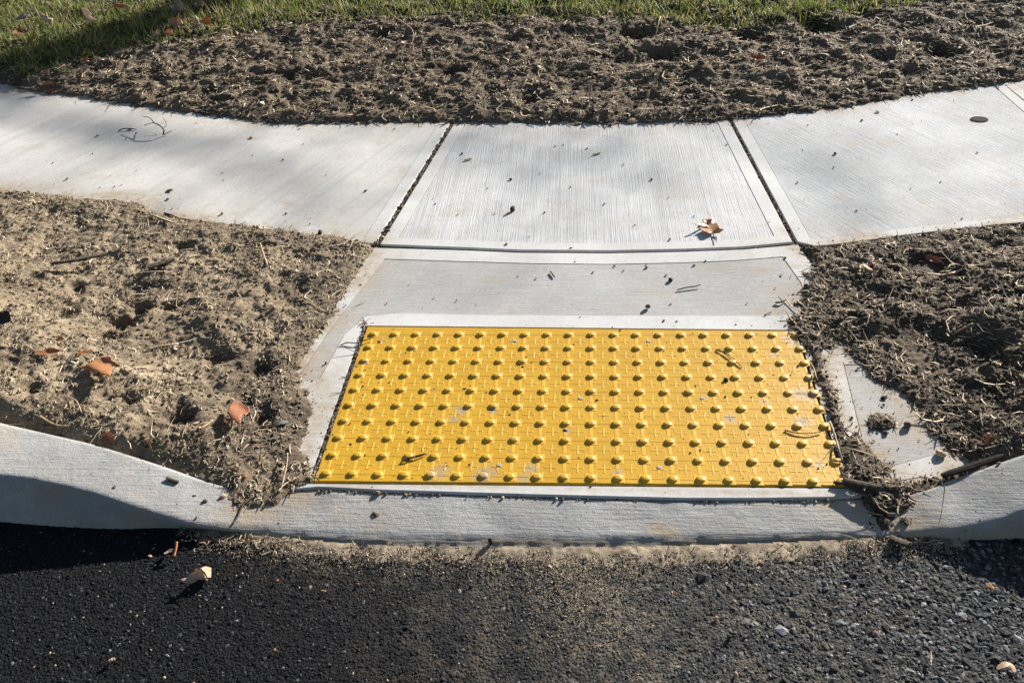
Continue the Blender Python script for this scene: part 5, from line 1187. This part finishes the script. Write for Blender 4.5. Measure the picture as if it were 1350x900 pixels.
# ------------------------------------------------------------------ tree beyond the lawn whose limbs shade the left sidewalk
def shade_tree():
    tn = math.tan(SUN_EL)
    q = np.array([-2.56, 2.76])                      # the trunk's shadow falls through here
    base = q + SD * 12.0
    root = tag(empty('shade_tree', (base[0], base[1], -.05)), 'bare autumn tree on the lawn behind, shading the left sidewalk', 'tree')
    def lift(g, dist): return np.array([g[0] + SD[0] * dist, g[1] + SD[1] * dist, dist * tn])
    b3 = np.array([base[0], base[1], -.05])
    V, F = tube(curve([b3, b3 + (0, .02, 2), b3 + (.05, .05, 4), b3 + (.0, .1, 6.0), b3 + (.1, 0, 8)], 5), .24, .10, 12, 1, .05)
    link('trunk', mesh_py('trunk', np.array(V) - b3, F), M_bark, root)
    # limbs: ground lines along which their shadows fall, (picture points, radius start, radius end)
    lines = [([(-60, 120), (20, 150), (100, 160), (190, 176), (270, 190)], .024, .012, 11.5),
             ([(-60, 120), (150, 185), (300, 205), (400, 240), (450, 275)], .018, .007, 12.2),
             ([(250, 188), (330, 225), (380, 262), (420, 300)], .010, .005, 11.8),
             ([(470, 140), (560, 185), (640, 205), (740, 215), (820, 205)], .010, .008, 12.8),
             ([(560, 185), (660, 180), (760, 190), (900, 250)], .012, .006, 12.6),
             ([(-40, 84), (20, 80), (80, 74), (140, 68)], .08, .06, 12.0),
             ([(165, 26), (200, 14), (240, 2), (290, -16)], .07, .06, 12.4),
             ([(900, 150), (1000, 185), (1100, 240), (1150, 300)], .012, .008, 12.4),
             ([(-60, 110), (-10, 112), (30, 118), (60, 124)], .03, .02, 12.0)]
    for pts, r0, r1, dist in lines:
        w = [lift(at(*p, .07 if p[1] < 100 and p[0] < 300 else 0)[:2], dist + .25 * math.sin(i * 1.7)) for i, p in enumerate(pts)]
        V, F = tube(curve(w, 5) - b3, r0, r1, 7, 5, .12); link('limb', mesh_py('limb', V, F), M_bark, root)
    rr = np.random.default_rng(4)
    # a loose crown of twigs and last leaves
    Pq = []
    for pts, r0, r1, dist in lines[:7]:
        for k in range(14):
            a = rr.random() * (len(pts) - 1); i = int(a); g = at(*(np.array(pts[i]) * (1 - a + i) + np.array(pts[min(i + 1, len(pts) - 1)]) * (a - i)))[:2]
            Pq.append(lift(g, dist) + rr.normal(0, .10, 3))
    Pq = np.array(Pq); nn = len(Pq)
    V, F, C = fibres(Pq - b3, rr.uniform(.10, .5, nn), rr.uniform(.003, .010, nn), rr.uniform(0, 6.3, nn), rr.normal(0, .5, nn), rr.normal(0, .6, nn), rr.normal(0, .3, nn), np.tile((.06, .05, .04), (nn, 1)), rnd=rr)
    o = link('twigs', mesh_np('twigs', V, F, C), M_fibre, root); o['kind'] = 'stuff'
shade_tree()
